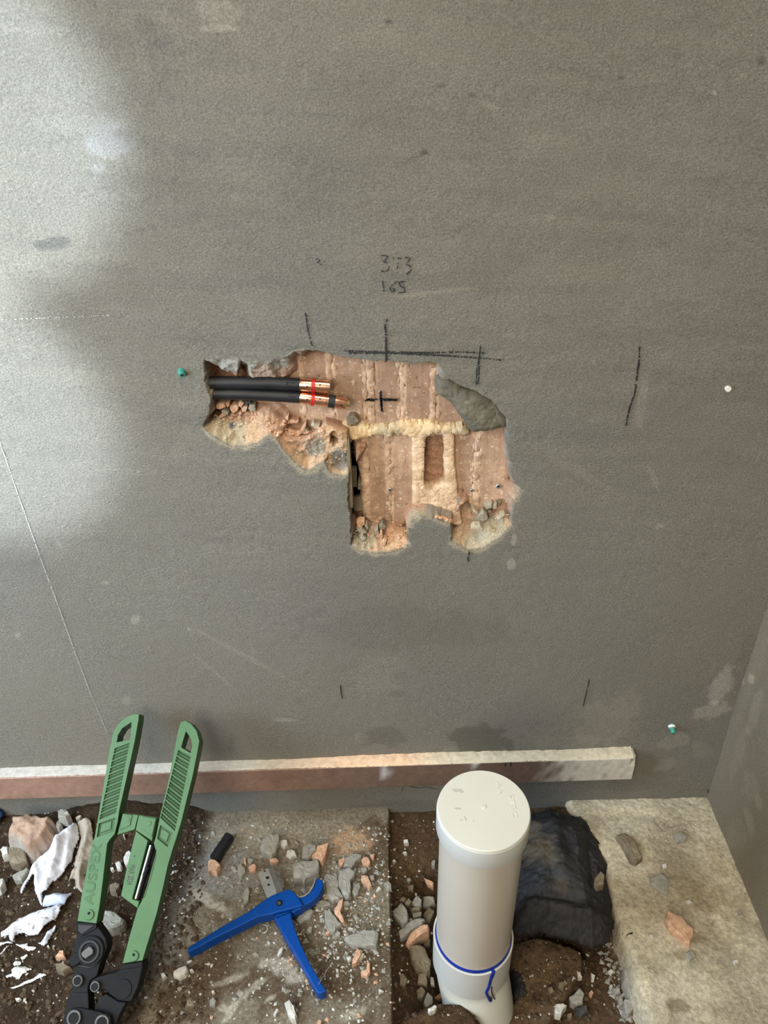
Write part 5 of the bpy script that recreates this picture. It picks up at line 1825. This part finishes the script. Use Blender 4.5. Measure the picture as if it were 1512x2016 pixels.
    tag(t, 'outlined letters AUSPEX moulded in the arm')
    disc('rivet_boss', fr, T8((490, 85))[0], 9.5, 0.0022, -0.002, G_, root, .0012)
    disc('rivet_hole', fr, T8((490, 60))[0], 2.8, 0.0026, 0.001, M['void'], root, 0, 12)
    disc('rivet_boss', fr, T8((1155, 700))[0], 9.5, 0.0022, -0.002, G_, root, .0012)
    disc('rivet_hole', fr, T8((1157, 678))[0], 2.8, 0.0026, 0.001, M['void'], root, 0, 12)
    # ---- black head
    ja = prism('upper_arm', fr, [T8((292, 180), (606, 214), (625, 260), (690, 345), (745, 430), (765, 560), (722, 690), (672, 790), (615, 1000), (520, 1060), (482, 1160), (482, 1250), (492, 1500),
                                    (470, 1720), (440, 1950), (70, 1950), (110, 1640), (150, 1400), (232, 1230), (250, 1000), (250, 900), (258, 660), (260, 480), (312, 410), (300, 300))],
               0.001, -0.024, SB, root, 0.0022)
    prism('arm_ferrule', fr, [T8((292, 186), (604, 222), (600, 285), (380, 410), (305, 330))], 0.0028, -0.002, SB, ja, .0008)
    prism('ferrule_inset', fr, [T8((330, 225), (575, 240), (385, 372), (330, 320))], 0.0038, 0.001, M['rubber'], ja, .0004)
    disc('cam_disc', fr, T8((505, 625))[0], 27, 0.0045, -0.002, SB, ja, .0015, 36)
    ring('cam_ring', fr, T8((490, 635))[0], 21, .72, 0.0065, 0.003, M['rubber'], ja)
    prism('cam_lever', fr, [round_poly(T8((185, 740), (250, 665), (380, 620), (430, 700), (400, 760), (280, 860), (210, 870)))], 0.006, -0.006, SB, ja, .002)
    prism('cam_key', fr, [T8((372, 655), (490, 553), (530, 570), (555, 612), (550, 665), (432, 742), (385, 702))], 0.009, 0.003, M['steel_bolt'], ja, .0008)
    prism('arm_step', fr, [T8((300, 830), (470, 840), (600, 790), (640, 800), (560, 860), (470, 880), (310, 850))], 0.0025, -0.001, M['rubber'], ja, .0006)
    ra = prism('lower_arm', fr, [T8((610, 1015), (780, 965), (900, 935), (962, 895), (985, 826), (1290, 780), (1300, 850), (1268, 1000), (1225, 1160), (1130, 1372), (1060, 1382), (920, 1362), (800, 1275),
                                    (722, 1212), (650, 1215), (575, 1242), (515, 1200), (498, 1140), (530, 1055))], 0.003, -0.024, SB, root, 0.0022)
    prism('arm_ferrule', fr, [T8((985, 826), (1290, 780), (1286, 850), (962, 905))], 0.0042, 0.0, SB, ra, .0008)
    disc('arm_boss', fr, T8((992, 1190))[0], 17.5, 0.0044, 0.0, SB, ra, .0006, 36)
    prism('jaw', fr, [T8((740, 1250), (925, 1368), (1062, 1385), (1010, 1470), (960, 1560), (880, 1760), (800, 1950), (520, 1950), (555, 1560), (600, 1440), (660, 1330))], -0.003, -0.022, SB, root, .002)
    prism('jaw', fr, [T8((480, 1240), (250, 1240), (160, 1400), (110, 1640), (80, 1950), (440, 1950), (492, 1500))], 0.0022, -0.002, SB, root, .0012)
    lk = prism('link_plate', fr, [round_poly(T8((200, 1500), (330, 1462), (520, 1500), (720, 1545), (810, 1630), (830, 1760), (800, 1950), (90, 1950), (150, 1600)))], 0.006, -0.001, SB, root, .0016)
    for c, r, w1, p in (((318, 1068), 10.5, .0065, ja), ((575, 1156), 10, .0085, ra), ((262, 1625), 14.5, .0105, lk), ((680, 1695), 14.5, .0105, lk)):
        bo = disc('bolt', fr, T8(c)[0], r, w1, 0.0, M['steel_bolt'], p, .0014, 28)
        disc('bolt_face', fr, T8(c)[0], r * .72, w1 + .0004, w1 - .001, M['steel_black'], p, .0003, 24)


build_tool()

# ------------------------------------------------------------------ blue pipe cutter
def build_cutter():
    root = empty('pipe_cutter')
    tag(root, 'blue hand pipe cutter with grey blade lying open on the floor', 'tool')
    z = 0.034
    fr = FLOOR_FR(z)
    B_ = M['blue']
    body = Z5((28, 1012), (60, 985), (160, 925), (300, 838), (480, 738), (560, 680), (622, 636), (665, 612), (790, 563), (842, 600), (872, 645), (896, 690), (820, 712), (700, 742),
              (650, 757), (560, 775), (400, 856), (250, 928), (120, 998), (42, 1038))
    prism('upper_handle', fr, [body], 0.0, -0.020, B_, root, 0.0022, seg=3)
    hook = S4((880, 1100), (900, 940), (960, 960), (1060, 938), (1130, 890), (1190, 800), (1222, 720), (1240, 662), (1285, 672), (1325, 715), (1338, 775), (1318, 850), (1250, 945), (1150, 1032), (1050, 1085),
              (1000, 1130), (900, 1150))
    prism('hook_jaw', fr, [hook], -0.004, -0.022, B_, root, 0.003, seg=3)
    lining = S4((955, 948), (1050, 920), (1115, 872), (1170, 790), (1200, 700), (1205, 664), (1224, 664), (1214, 730), (1180, 812), (1125, 890), (1058, 936), (960, 962))
    prism('jaw_lining', fr, [lining], -0.0032, -0.019, M['blade'], root, 0.0006)
    low = Z5((672, 768), (700, 778), (805, 738), (812, 790), (838, 872), (878, 975), (948, 1125), (1010, 1228), (1070, 1325), (1028, 1345), (1000, 1338), (958, 1268), (878, 1118), (798, 988), (738, 888), (700, 812))
    prism('lower_handle', fr, [low], -0.004, -0.024, B_, root, 0.0022, seg=3)
    prism('pivot_block', fr, [S4((575, 1215), (870, 1090), (1010, 1080), (960, 1150), (900, 1190), (860, 1165), (640, 1252))], -0.007, -0.024, B_, root, .0015)
    bl = S4((366, 612), (388, 582), (440, 550), (515, 520), (560, 640), (600, 740), (642, 892), (640, 960), (495, 960), (430, 800))
    fb = FLOOR_FR(z - 0.006)
    hs = []
    for c, r in (((462, 562), 2.1), ((504, 660), 3.6), ((523, 765), 2.7)):
        cx, cy = S4(c)[0]
        hs.append([(cx + r * math.cos(2 * PI * k / 14), cy + r * .92 * math.sin(2 * PI * k / 14)) for k in range(14)])
    bd = prism('blade', fb, [bl] + hs, 0.0, -0.0026, M['blade'], root, 0.0003)
    for h in hs:
        prism('blade_hole', fb, [h], -0.0022, -0.004, M['void'], bd, 0)
    prism('blade_bevel', fb, [S4((515, 520), (512, 470), (560, 478), (592, 522), (640, 650), (700, 770), (745, 870), (700, 930), (642, 935), (600, 740))], -0.0006, -0.0028, M['blade_bevel'], bd, 0.0003)
    sc = disc('pivot_screw', fr, S4((680, 1035))[0], 6.0, 0.0016, -0.001, M['steel_black'], root, .0006, 24)
    disc('screw_slot', fr, S4((678, 1040))[0], 3.4, 0.0022, 0.0, M['steel_bolt'], sc, .0004, 16)
    # return spring wire
    zz = 0.012
    p = [F(*q, zz + .004 * k) for k, q in enumerate(Z5((572, 795), (574, 830), (582, 865)))]
    c = F(*Z5((608, 885))[0], zz)
    r = 0.0052
    a0 = [c + Vector((math.cos(t) * r, math.sin(t) * r, .004 + .0004 * k)) for k, t in enumerate(np.linspace(2.8, 2.8 + 2 * PI * 1.15, 22))]
    tube('spring_wire', p + a0, .0006, M['steel'], root, 8)
    a, b = Z5((1008, 1280), (1104, 1120))
    tube('spring_wire', [F(*a, z - .002), F(*b, z - .004)], .0006, M['steel'], root, 8)


build_cutter()

# ------------------------------------------------------------------ black pipe offcut
def build_offcut():
    root = empty('pipe_offcut')
    tag(root, 'short black pipe offcut lying on the slab', 'pipe offcut')
    a, b = Z5((348, 178), (238, 345))
    R = 0.0095
    A, B = F(*a, R), F(*b, R)
    A.z = B.z = R + .001
    d = (B - A).normalized()
    tube('pipe_wall', [A, B], R, M['rubber'], root, 28)
    tube('pipe_bore', [A - d * .0004, A + d * .001], R * .72, M['void'], root, 20)
    tube('pipe_bore', [B - d * .001, B + d * .0004], R * .72, M['void'], root, 20)


build_offcut()

# ------------------------------------------------------------------ sheet-like things on the ground
def ground_sheet(name, poly, base, hfun, cfun, m, parent=None, res=0.0015, ragged=0.002, seed=1.0, thick=0.0008, zref=0.0):
    pz = [(F(a, b, zref).x, F(a, b, zref).y) for a, b in poly]
    a = np.array(pz)
    x0, y0 = a.min(0) - .004
    x1, y1 = a.max(0) + .004
    nx, ny = max(8, int((x1 - x0) / res)), max(8, int((y1 - y0) / res))
    X, Y = np.meshgrid(np.linspace(x0, x1, nx), np.linspace(y0, y1, ny), indexing='ij')
    x, y = X.ravel(), Y.ravel()
    sd, _, _ = poly_sd(x, y, pz)
    sd = sd + ragged * fbm(x * 120, y * 120, 3, seed)
    z = hfun(x, y, sd)
    P = np.stack([x, y, z], 1)
    ok = (sd > 0).reshape(nx, ny)
    cell = ok[:-1, :-1] & ok[1:, :-1] & ok[1:, 1:] & ok[:-1, 1:]
    Q = grid_quads(nx, ny, cell)
    col = cfun(x, y, sd, z)
    P, Q, col = compact(P, Q, col)
    o = link(name, np_mesh(name, P, Q, True, np.clip(col, .003, .95)), m, parent)
    s = o.modifiers.new('solid', 'SOLIDIFY')
    s.thickness = thick
    s.offset = -1
    return o


def ridge(x, y, px0, px1, width, h, zref=0.0):
    """fold running from one place to another"""
    a, b = F(*px0, zref), F(*px1, zref)
    ex, ey = b.x - a.x, b.y - a.y
    L = math.hypot(ex, ey)
    t = np.clip(((x - a.x) * ex + (y - a.y) * ey) / (L * L), 0, 1)
    d = np.hypot(x - a.x - t * ex, y - a.y - t * ey)
    return h * np.exp(-(d / width) ** 2) * (.5 + .5 * np.sin(np.clip(t, 0.02, .98) * PI))


def build_black_sheet():
    poly = Z6((800, 380), (930, 362), (1000, 335), (1040, 312), (1065, 345), (1115, 352), (1130, 372), (1222, 375), (1250, 400), (1280, 430), (1345, 545), (1360, 600), (1392, 690), (1372, 740), (1412, 900), (1424, 1040),
              (1385, 1125), (1292, 1172), (1180, 1120), (1000, 1070), (860, 1078), (800, 1090))
    c0 = F(*Z6((1100, 700))[0], 0)

    def h(x, y, sd):
        base = ground(x, y)
        dome = -0.012 + 0.050 * np.clip(sd / 0.05, 0, 1) ** .6
        f = 0.007 * fbm(x * 18 + 4 * y, y * 30, 4, 161) + 0.003 * np.abs(fbm(x * 45, y * 45, 3, 162)) + .001 * fbm(x * 150, y * 150, 2, 163)
        f = f + ridge(x, y, Z6((1040, 480))[0], Z6((1100, 800))[0], .012, .010) - ridge(x, y, Z6((1250, 480))[0], Z6((1290, 900))[0], .010, .009) \
            + ridge(x, y, Z6((900, 950))[0], Z6((1350, 1050))[0], .012, .012) - ridge(x, y, Z6((850, 900))[0], Z6((1300, 960))[0], .008, .008)
        return np.maximum(base + .003, dome + f)

    def c(x, y, sd, z):
        n = fbm(x * 40, y * 40, 4, 164)
        col = C(.020, .020, .022) * (1 + .4 * n)[:, None]
        px, py = proj(np.stack([x, y, z], 1))
        for (sx, sy, r, cc, st) in [(1075, 1670, 42, C(.13, .10, .055), .55), (1050, 1640, 30, C(.10, .08, .05), .5), (1105, 1745, 18, C(.12, .09, .05), .4), (1125, 1720, 60, C(.06, .06, .06), .4)]:
            k = (1 - smooth(.3, 1.1, np.hypot(px - sx, py - sy) / r + .8 * n))[:, None] * st
            col = col * (1 - k) + cc * k
        return col
    o = ground_sheet('black_sheet', poly, 0, h, c, M['black_sheet'], None, .0014, .004, 5.0, .0015)
    tag(o, 'crumpled black membrane sheet lying in the soil right of the drain pipe', 'plastic sheet')
    # scraps of the same sheet poking out beside the collar
    o = ground_sheet('black_scrap', S8((180, 400), (245, 370), (290, 440), (330, 520), (370, 610), (290, 640), (180, 625)), 0,
                     lambda x, y, sd: ground(x, y) + .004 + .012 * np.clip(sd / .02, 0, 1) + .004 * fbm(x * 50, y * 50, 3, 171),
                     lambda x, y, sd, z: C(.018, .018, .02) * (1 + .4 * fbm(x * 60, y * 60, 3, 172))[:, None], M['black_sheet'], None, .0012, .003, 6.0, .0015, zref=-0.04)
    tag(o, 'small torn black membrane scrap beside the pipe collar', 'plastic scrap')


build_black_sheet()
gf(Z6((1300, 760), (1335, 722), (1362, 745), (1355, 800), (1318, 822), (1298, 800)), 'b', .020, 'buff stone resting on the edge of the black sheet', g2, z=0.012)
gf(Z6((1060, 780), (1080, 770), (1110, 830), (1100, 838)), 'b', .006, 'small earthy splinter on the middle of the black sheet', g2, z=0.026)
gf(Z6((1110, 880), (1128, 870), (1130, 930), (1112, 935)), 'b', .006, 'earthy crumb low on the black sheet', g2, z=0.022)


def build_cloth():
    root = empty('cloth_rag')
    tag(root, 'crumpled white cotton rag half buried in the soil beside the green tool', 'rag')
    ZR = 0.015
    WHITE, BEIGE = C(.66, .66, .70), C(.36, .31, .25)

    def cf(base, dirt=0.25, seed=0.0):
        def f(x, y, sd, z):
            n = fbm(x * 30, y * 30, 3, 181 + seed)
            n2 = fbm(x * 260, y * 260, 2, 182 + seed)
            col = base * (1 + .05 * n)[:, None]
            k = smooth(.45, .6, n2 + .5 * n * dirt)[:, None] * dirt * 2
            return col * (1 - np.clip(k, 0, .8)) + C(.16, .11, .07) * np.clip(k, 0, .8)
        return f

    def fold(name, poly, folds, base, hgt, seed, dirt=.15, edge=0.02, lift=0.004):
        def h(x, y, sd):
            z = ground(x, y) + lift + hgt * np.clip(sd / edge, 0, 1) ** .7
            z = z + .0015 * fbm(x * 40, y * 40, 3, seed)
            for (a, b, w_, hh) in folds:
                z = z + ridge(x, y, a, b, w_, hh, ZR)
            return z
        return ground_sheet(name, poly, 0, h, cf(base, dirt, seed), M['cloth'], root, .0012, .0012, seed, .0009, zref=ZR)
    # main white lobe
    fold('cloth_fold', S2((1150, 370), (1195, 420), (1195, 540), (1130, 660), (1075, 790), (1040, 860), (960, 990), (860, 1090), (760, 1180), (690, 1270), (620, 1320), (610, 1512), (560, 1450),
                          (500, 1290), (485, 1180), (500, 1080), (455, 1120), (300, 1350), (270, 1300), (330, 1180), (480, 960), (575, 835), (705, 712), (785, 612), (905, 502), (1050, 430)),
         [(S2((1120, 440))[0], S2((560, 1000))[0], .014, .016), (S2((1000, 560))[0], S2((640, 1300))[0], .008, .010), (S2((880, 560))[0], S2((880, 800))[0], .005, .006),
          (S2((640, 800))[0], S2((320, 1290))[0], .006, .010), (S2((780, 900))[0], S2((540, 1200))[0], .005, -.008), (S2((1140, 430))[0], S2((960, 960))[0], .006, .008),
          (S2((560, 980))[0], S2((520, 1300))[0], .005, .008), (S2((720, 1050))[0], S2((640, 1150))[0], .004, -.010)], WHITE, .016, 21.0)
    # beige inner side between the lobe and the tool
    fold('cloth_fold', S2((1150, 370), (1210, 330), (1330, 335), (1400, 370), (1400, 600), (1340, 900), (1270, 1050), (1240, 1290), (1190, 1310), (1100, 1240), (1090, 1100), (1000, 1130), (1080, 920), (1060, 860), (1160, 640), (1200, 540)),
         [(S2((1330, 480))[0], S2((1130, 860))[0], .006, .010), (S2((1220, 380))[0], S2((1390, 370))[0], .008, .012), (S2((1250, 600))[0], S2((1050, 900))[0], .004, -.008),
          (S2((1220, 900))[0], S2((1160, 1250))[0], .005, .010), (S2((1120, 940))[0], S2((1020, 1140))[0], .004, .006)], BEIGE, .010, 22.0, .25)
    # strip with its blue shadow put into the cloth colour, and flap below
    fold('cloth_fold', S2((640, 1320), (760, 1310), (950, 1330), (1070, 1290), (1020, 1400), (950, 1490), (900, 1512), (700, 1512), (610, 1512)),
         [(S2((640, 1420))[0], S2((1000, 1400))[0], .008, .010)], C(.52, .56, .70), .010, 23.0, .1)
    fold('cloth_fold', S3((0, 400), (120, 320), (300, 230), (520, 130), (760, 30), (880, -20), (920, 20), (920, 110), (830, 230), (700, 330), (560, 440), (470, 450), (340, 430), (240, 470), (180, 550), (130, 530), (120, 480), (0, 490)),
         [(S3((100, 400))[0], S3((860, 60))[0], .016, .014), (S3((560, 400))[0], S3((880, 120))[0], .007, .006), (S3((280, 300))[0], S3((150, 480))[0], .006, .005)], WHITE, .010, 24.0, .5)
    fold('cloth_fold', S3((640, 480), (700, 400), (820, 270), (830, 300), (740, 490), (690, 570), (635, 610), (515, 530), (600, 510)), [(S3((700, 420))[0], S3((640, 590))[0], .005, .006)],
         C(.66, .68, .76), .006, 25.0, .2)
    fold('cloth_fold', S3((-30, 520), (130, 510), (185, 550), (60, 560), (0, 580), (-40, 600)), [], WHITE, .004, 26.0, .3)
    fold('cloth_fold', S3((-20, 690), (90, 580), (125, 570), (60, 660), (0, 710), (-30, 720)), [], WHITE, .003, 27.0, .3)
    fold('cloth_fold', S3((265, 190), (340, 140), (430, 120), (440, 150), (330, 200), (280, 215)), [], C(.6, .58, .55), .005, 28.0, .5)


build_cloth()
o = ground_sheet('broken_block', S2((60, 590), (110, 480), (150, 420), (148, 270), (210, 230), (380, 213), (450, 173), (520, 200), (700, 220), (822, 230), (853, 280), (815, 440), (715, 560), (570, 690), (440, 775), (350, 740), (250, 650), (140, 662), (78, 642)), 0,
                 lambda x, y, sd: ground(x, y) - .006 + .048 * smooth(0, .012, sd) + .010 * np.clip(sd / .03, 0, 1) + .005 * fbm(x * 30, y * 30, 4, 195) * smooth(0, .01, sd) + .0016 * fbm(x * 140, y * 140, 3, 196),
                 lambda x, y, sd, z: (C(.40, .27, .195) * smooth(.001, .009, sd + .008 * fbm(x * 50, y * 50, 3, 197))[:, None] + C(.36, .33, .29) * (1 - smooth(.001, .009, sd + .008 * fbm(x * 50, y * 50, 3, 197)))[:, None])
                 * (1 + .25 * fbm(x * 60, y * 60, 4, 198))[:, None], M['crumb'], None, .0014, .003, 39.0, .006, zref=0.035)
tag(o, 'large pinkish broken block against the wall at the far left', 'block', g4)


def scrap(poly, label, th=.002, m='paper', seed=1.0):
    o = ground_sheet('paper_scrap', poly, 0, lambda x, y, sd: ground(x, y) + .002 + th * np.clip(sd / .006, 0, 1) + .0012 * fbm(x * 70, y * 70, 2, seed), lambda x, y, sd, z: np.ones((len(x), 3)),
                     M[m], None, .0009, .0012, seed, .0006)
    return tag(o, label, 'paper scrap', 'torn white scraps on the soil')


scrap(S3((225, 615), (330, 625), (440, 590), (430, 650), (555, 660), (560, 690), (430, 730), (350, 690), (290, 660)), 'torn white scrap below the white rag', .003, seed=31)
scrap(S3((300, 820), (370, 790), (420, 745), (435, 790), (400, 830), (340, 860)), 'small torn white scrap in the middle of the soil', .003, seed=32)
scrap(S3((205, 920), (250, 870), (320, 865), (345, 900), (300, 940), (230, 960)), 'greyish scrap above the largest paper scrap', .003, seed=33)
scrap(S3((180, 1010), (280, 940), (380, 945), (520, 998), (430, 1030), (420, 1060), (360, 1070), (295, 1165), (200, 1105), (40, 1150), (100, 1090), (200, 1060)), 'largest torn white paper scrap', .005, seed=34)
scrap(S3((165, 1270), (300, 1225), (450, 1140), (620, 1060), (720, 1095), (560, 1160), (400, 1230), (220, 1290)), 'long narrow white paper strip', .003, seed=35)
scrap(S2((1020, 385), (1050, 370), (1090, 385), (1085, 410), (1040, 405)), 'tiny white scrap behind the top of the rag', .003, seed=36)
root = empty('blue_bag')
tag(root, 'dark blue plastic bag with a white tip at the left edge', 'bag')
o = ground_sheet('bag_body', S2((-160, 120), (0, 110), (60, 170), (100, 200), (110, 300), (60, 330), (0, 420), (-160, 440)), 0,
                 lambda x, y, sd: ground(x, y) + .004 + .04 * np.clip(sd / .02, 0, 1) ** .6 + .006 * fbm(x * 40, y * 40, 3, 191), lambda x, y, sd, z: C(.03, .07, .20) * (1 + .4 * fbm(x * 40, y * 40, 3, 192))[:, None],
                 M['cloth'], root, .0018, .002, 37.0, .001)
o = ground_sheet('bag_tip', S2((-60, 130), (0, 120), (65, 165), (20, 210), (-60, 230)), 0, lambda x, y, sd: ground(x, y) + .046 + .008 * np.clip(sd / .01, 0, 1), lambda x, y, sd, z: np.ones((len(x), 3)) * C(.7, .7, .72),
                 M['cloth'], root, .0015, .001, 38.0, .001)
# crescent of white wire lying by the left arm
tag(tube('wire_clip', [G(*q) + Vector((0, 0, .004)) for q in T7((755, 430), (722, 440), (708, 470), (706, 500))], .0012, M['chalk'], None, 8), 'small white curved clip beside the left tool arm', 'clip')
# black hair of root on the slab strip
tag(tube('twig', [F(*q, .0095) for q in S8((1210, 192), (1235, 172), (1268, 166))], [.0006, .0006, .0012], M['void'], None, 8), 'thin black twig on the edge of the slab strip', 'twig')

# ------------------------------------------------------------------ gravel, crumbs and grit (too many to count)
def build_grit(name, n, region, size, mname, label, seed, zoff=0.0):
    rs = np.random.RandomState(seed)
    V, T = [], []
    oct_v = np.array([(1, 0, 0), (-1, 0, 0), (0, 1, 0), (0, -1, 0), (0, 0, 1), (0, 0, -1)], float)
    oct_f = np.array([(0, 2, 4), (2, 1, 4), (1, 3, 4), (3, 0, 4), (2, 0, 5), (1, 2, 5), (3, 1, 5), (0, 3, 5)])
    pts = []
    while len(pts) < n:
        px, py, keep = region(rs)
        if rs.rand() > keep:
            continue
        pts.append((px, py))
    pts = np.array(pts)
    X = np.array([F(a, b, 0)[:] for a, b in pts])
    z = ground(X[:, 0], X[:, 1])
    X = np.array([F(a, b, zz)[:] for (a, b), zz in zip(pts, z)])
    z = ground(X[:, 0], X[:, 1])
    inl = X[:, 0] > ledge_x(X[:, 1]) - .006
    z = np.where(inl, 0.0065 if name == 'fine_grit' else -0.3, z)
    for i in range(n):
        s = size * (0.4 + rs.rand() ** 3 * 2.2)
        a = rs.rand() * 6.28
        v = oct_v * (1 + .35 * (rs.rand(6, 3) - .5)) * np.array([1, .6 + .4 * rs.rand(), .55]) * s
        v = v + (rs.rand(6, 3) - .5) * s * .5
        ca, sa = math.cos(a), math.sin(a)
        v = np.stack([v[:, 0] * ca - v[:, 1] * sa, v[:, 0] * sa + v[:, 1] * ca, v[:, 2]], 1)
        V.append(v + np.array([X[i, 0], X[i, 1], z[i] + .2 * s]))
        T.append(oct_f + 6 * i)
    me = np_mesh(name, np.concatenate(V), np.concatenate(T), False)
    return tag(link(name, me, M[mname], floor), label, None, kind='stuff')


def r_slab(rs):
    px, py = rs.uniform(330, 775), rs.uniform(1615, 2016)
    k = math.exp(-((px - 660) / 110) ** 2 - ((py - 1790) / 130) ** 2) + .12
    return px, py, min(k, 1)


def r_trench(rs):
    return rs.uniform(770, 1250), rs.uniform(1605, 2016), 1


def r_left(rs):
    return rs.uniform(-20, 400), rs.uniform(1600, 2016), 1


def r_side(rs):
    t = rs.rand()
    return 1205 + 80 * t + rs.uniform(-70, 5), 1720 + 300 * t, 1


def r_all(rs):
    return rs.uniform(-20, 1480), rs.uniform(1612, 2016), 1


build_grit('pale_grit', 1500, r_slab, .0013, 'stone_pale', 'scattered pale grit on the slab around the blue cutter', 1)
build_grit('grey_grit', 900, r_slab, .0022, 'stone_grey', 'grey mortar crumbs on the slab around the blue cutter', 2)
build_grit('terracotta_grit', 260, r_slab, .0016, 'stone_terra', 'small terracotta crumbs on the slab around the blue cutter', 3)
build_grit('trench_gravel', 1500, r_trench, .0026, 'clod', 'brown gravel and clods in the soil around the drain pipe', 4)
build_grit('trench_grit', 500, r_trench, .0013, 'stone_pale', 'pale grit in the soil around the drain pipe', 5)
build_grit('soil_crumbs', 2200, r_left, .0026, 'clod', 'brown crumbs in the soil at the left', 6)
build_grit('soil_grit', 420, r_left, .0012, 'stone_pale', 'pale grit in the soil at the left', 7)
build_grit('edge_gravel', 420, r_side, .0032, 'stone_grey', 'grey gravel along the foot of the slab strip', 8)
build_grit('fine_grit', 700, r_all, .0008, 'stone_pale', 'fine white grit sprinkled over the whole floor', 9)


def build_wall_crumbs(name, n, zones, size, mname, label, seed):
    """small crumbs lying on the ledges and slopes of the hole"""
    rs = np.random.RandomState(seed)
    oct_v = np.array([(1, 0, 0), (-1, 0, 0), (0, 1, 0), (0, -1, 0), (0, 0, 1), (0, 0, -1)], float)
    oct_f = np.array([(0, 2, 4), (2, 1, 4), (1, 3, 4), (3, 0, 4), (2, 0, 5), (1, 2, 5), (3, 1, 5), (0, 3, 5)])
    q = []
    for i in range(n):
        cx, cy, rx, ry = zones[rs.randint(len(zones))]
        a, r = rs.rand() * 6.28, math.sqrt(rs.rand())
        q.append((cx + rx * r * math.cos(a), cy + ry * r * math.sin(a)))
    d = np.full(n, 0.02)
    for _ in range(6):
        P = np.array([W(a, b, dd)[:] for (a, b), dd in zip(q, d)])
        d = .5 * d + .5 * np.clip(hole_depth(P[:, 0], P[:, 2])[0], 0, .04)
    P = np.array([W(a, b, dd)[:] for (a, b), dd in zip(q, d)])
    V, T = [], []
    for p, dd in zip(P, d):
        if dd < 0.002:
            continue
        s_ = size * (.5 + rs.rand() ** 2 * 2.0)
        v = oct_v * (1 + .5 * (rs.rand(6, 3) - .5)) * np.array([1, .7, .8]) * s_ + (rs.rand(6, 3) - .5) * s_ * .6
        T.append(oct_f + 6 * len(V))
        V.append(v + np.array([p[0], p[1] - .3 * s_, p[2]]))
    me = np_mesh(name, np.concatenate(V), np.concatenate(T), False)
    return tag(link(name, me, M[mname], wall_back), label, None, kind='stuff')


build_wall_crumbs('terracotta_crumbs', 520, [(470, 815, 50, 12), (575, 840, 50, 20), (600, 850, 40, 15), (740, 1035, 40, 20), (770, 1040, 40, 25), (880, 1020, 25, 8)], .0016, 'stone_terra', 'pink terracotta crumbs lying in the wall hole', 21)
build_wall_crumbs('mortar_crumbs', 420, [(450, 830, 40, 15), (960, 1015, 45, 22), (960, 1030, 45, 20), (715, 1050, 25, 20), (640, 890, 60, 25)], .0011, 'stone_sand', 'pale mortar crumbs lying in the wall hole', 22)
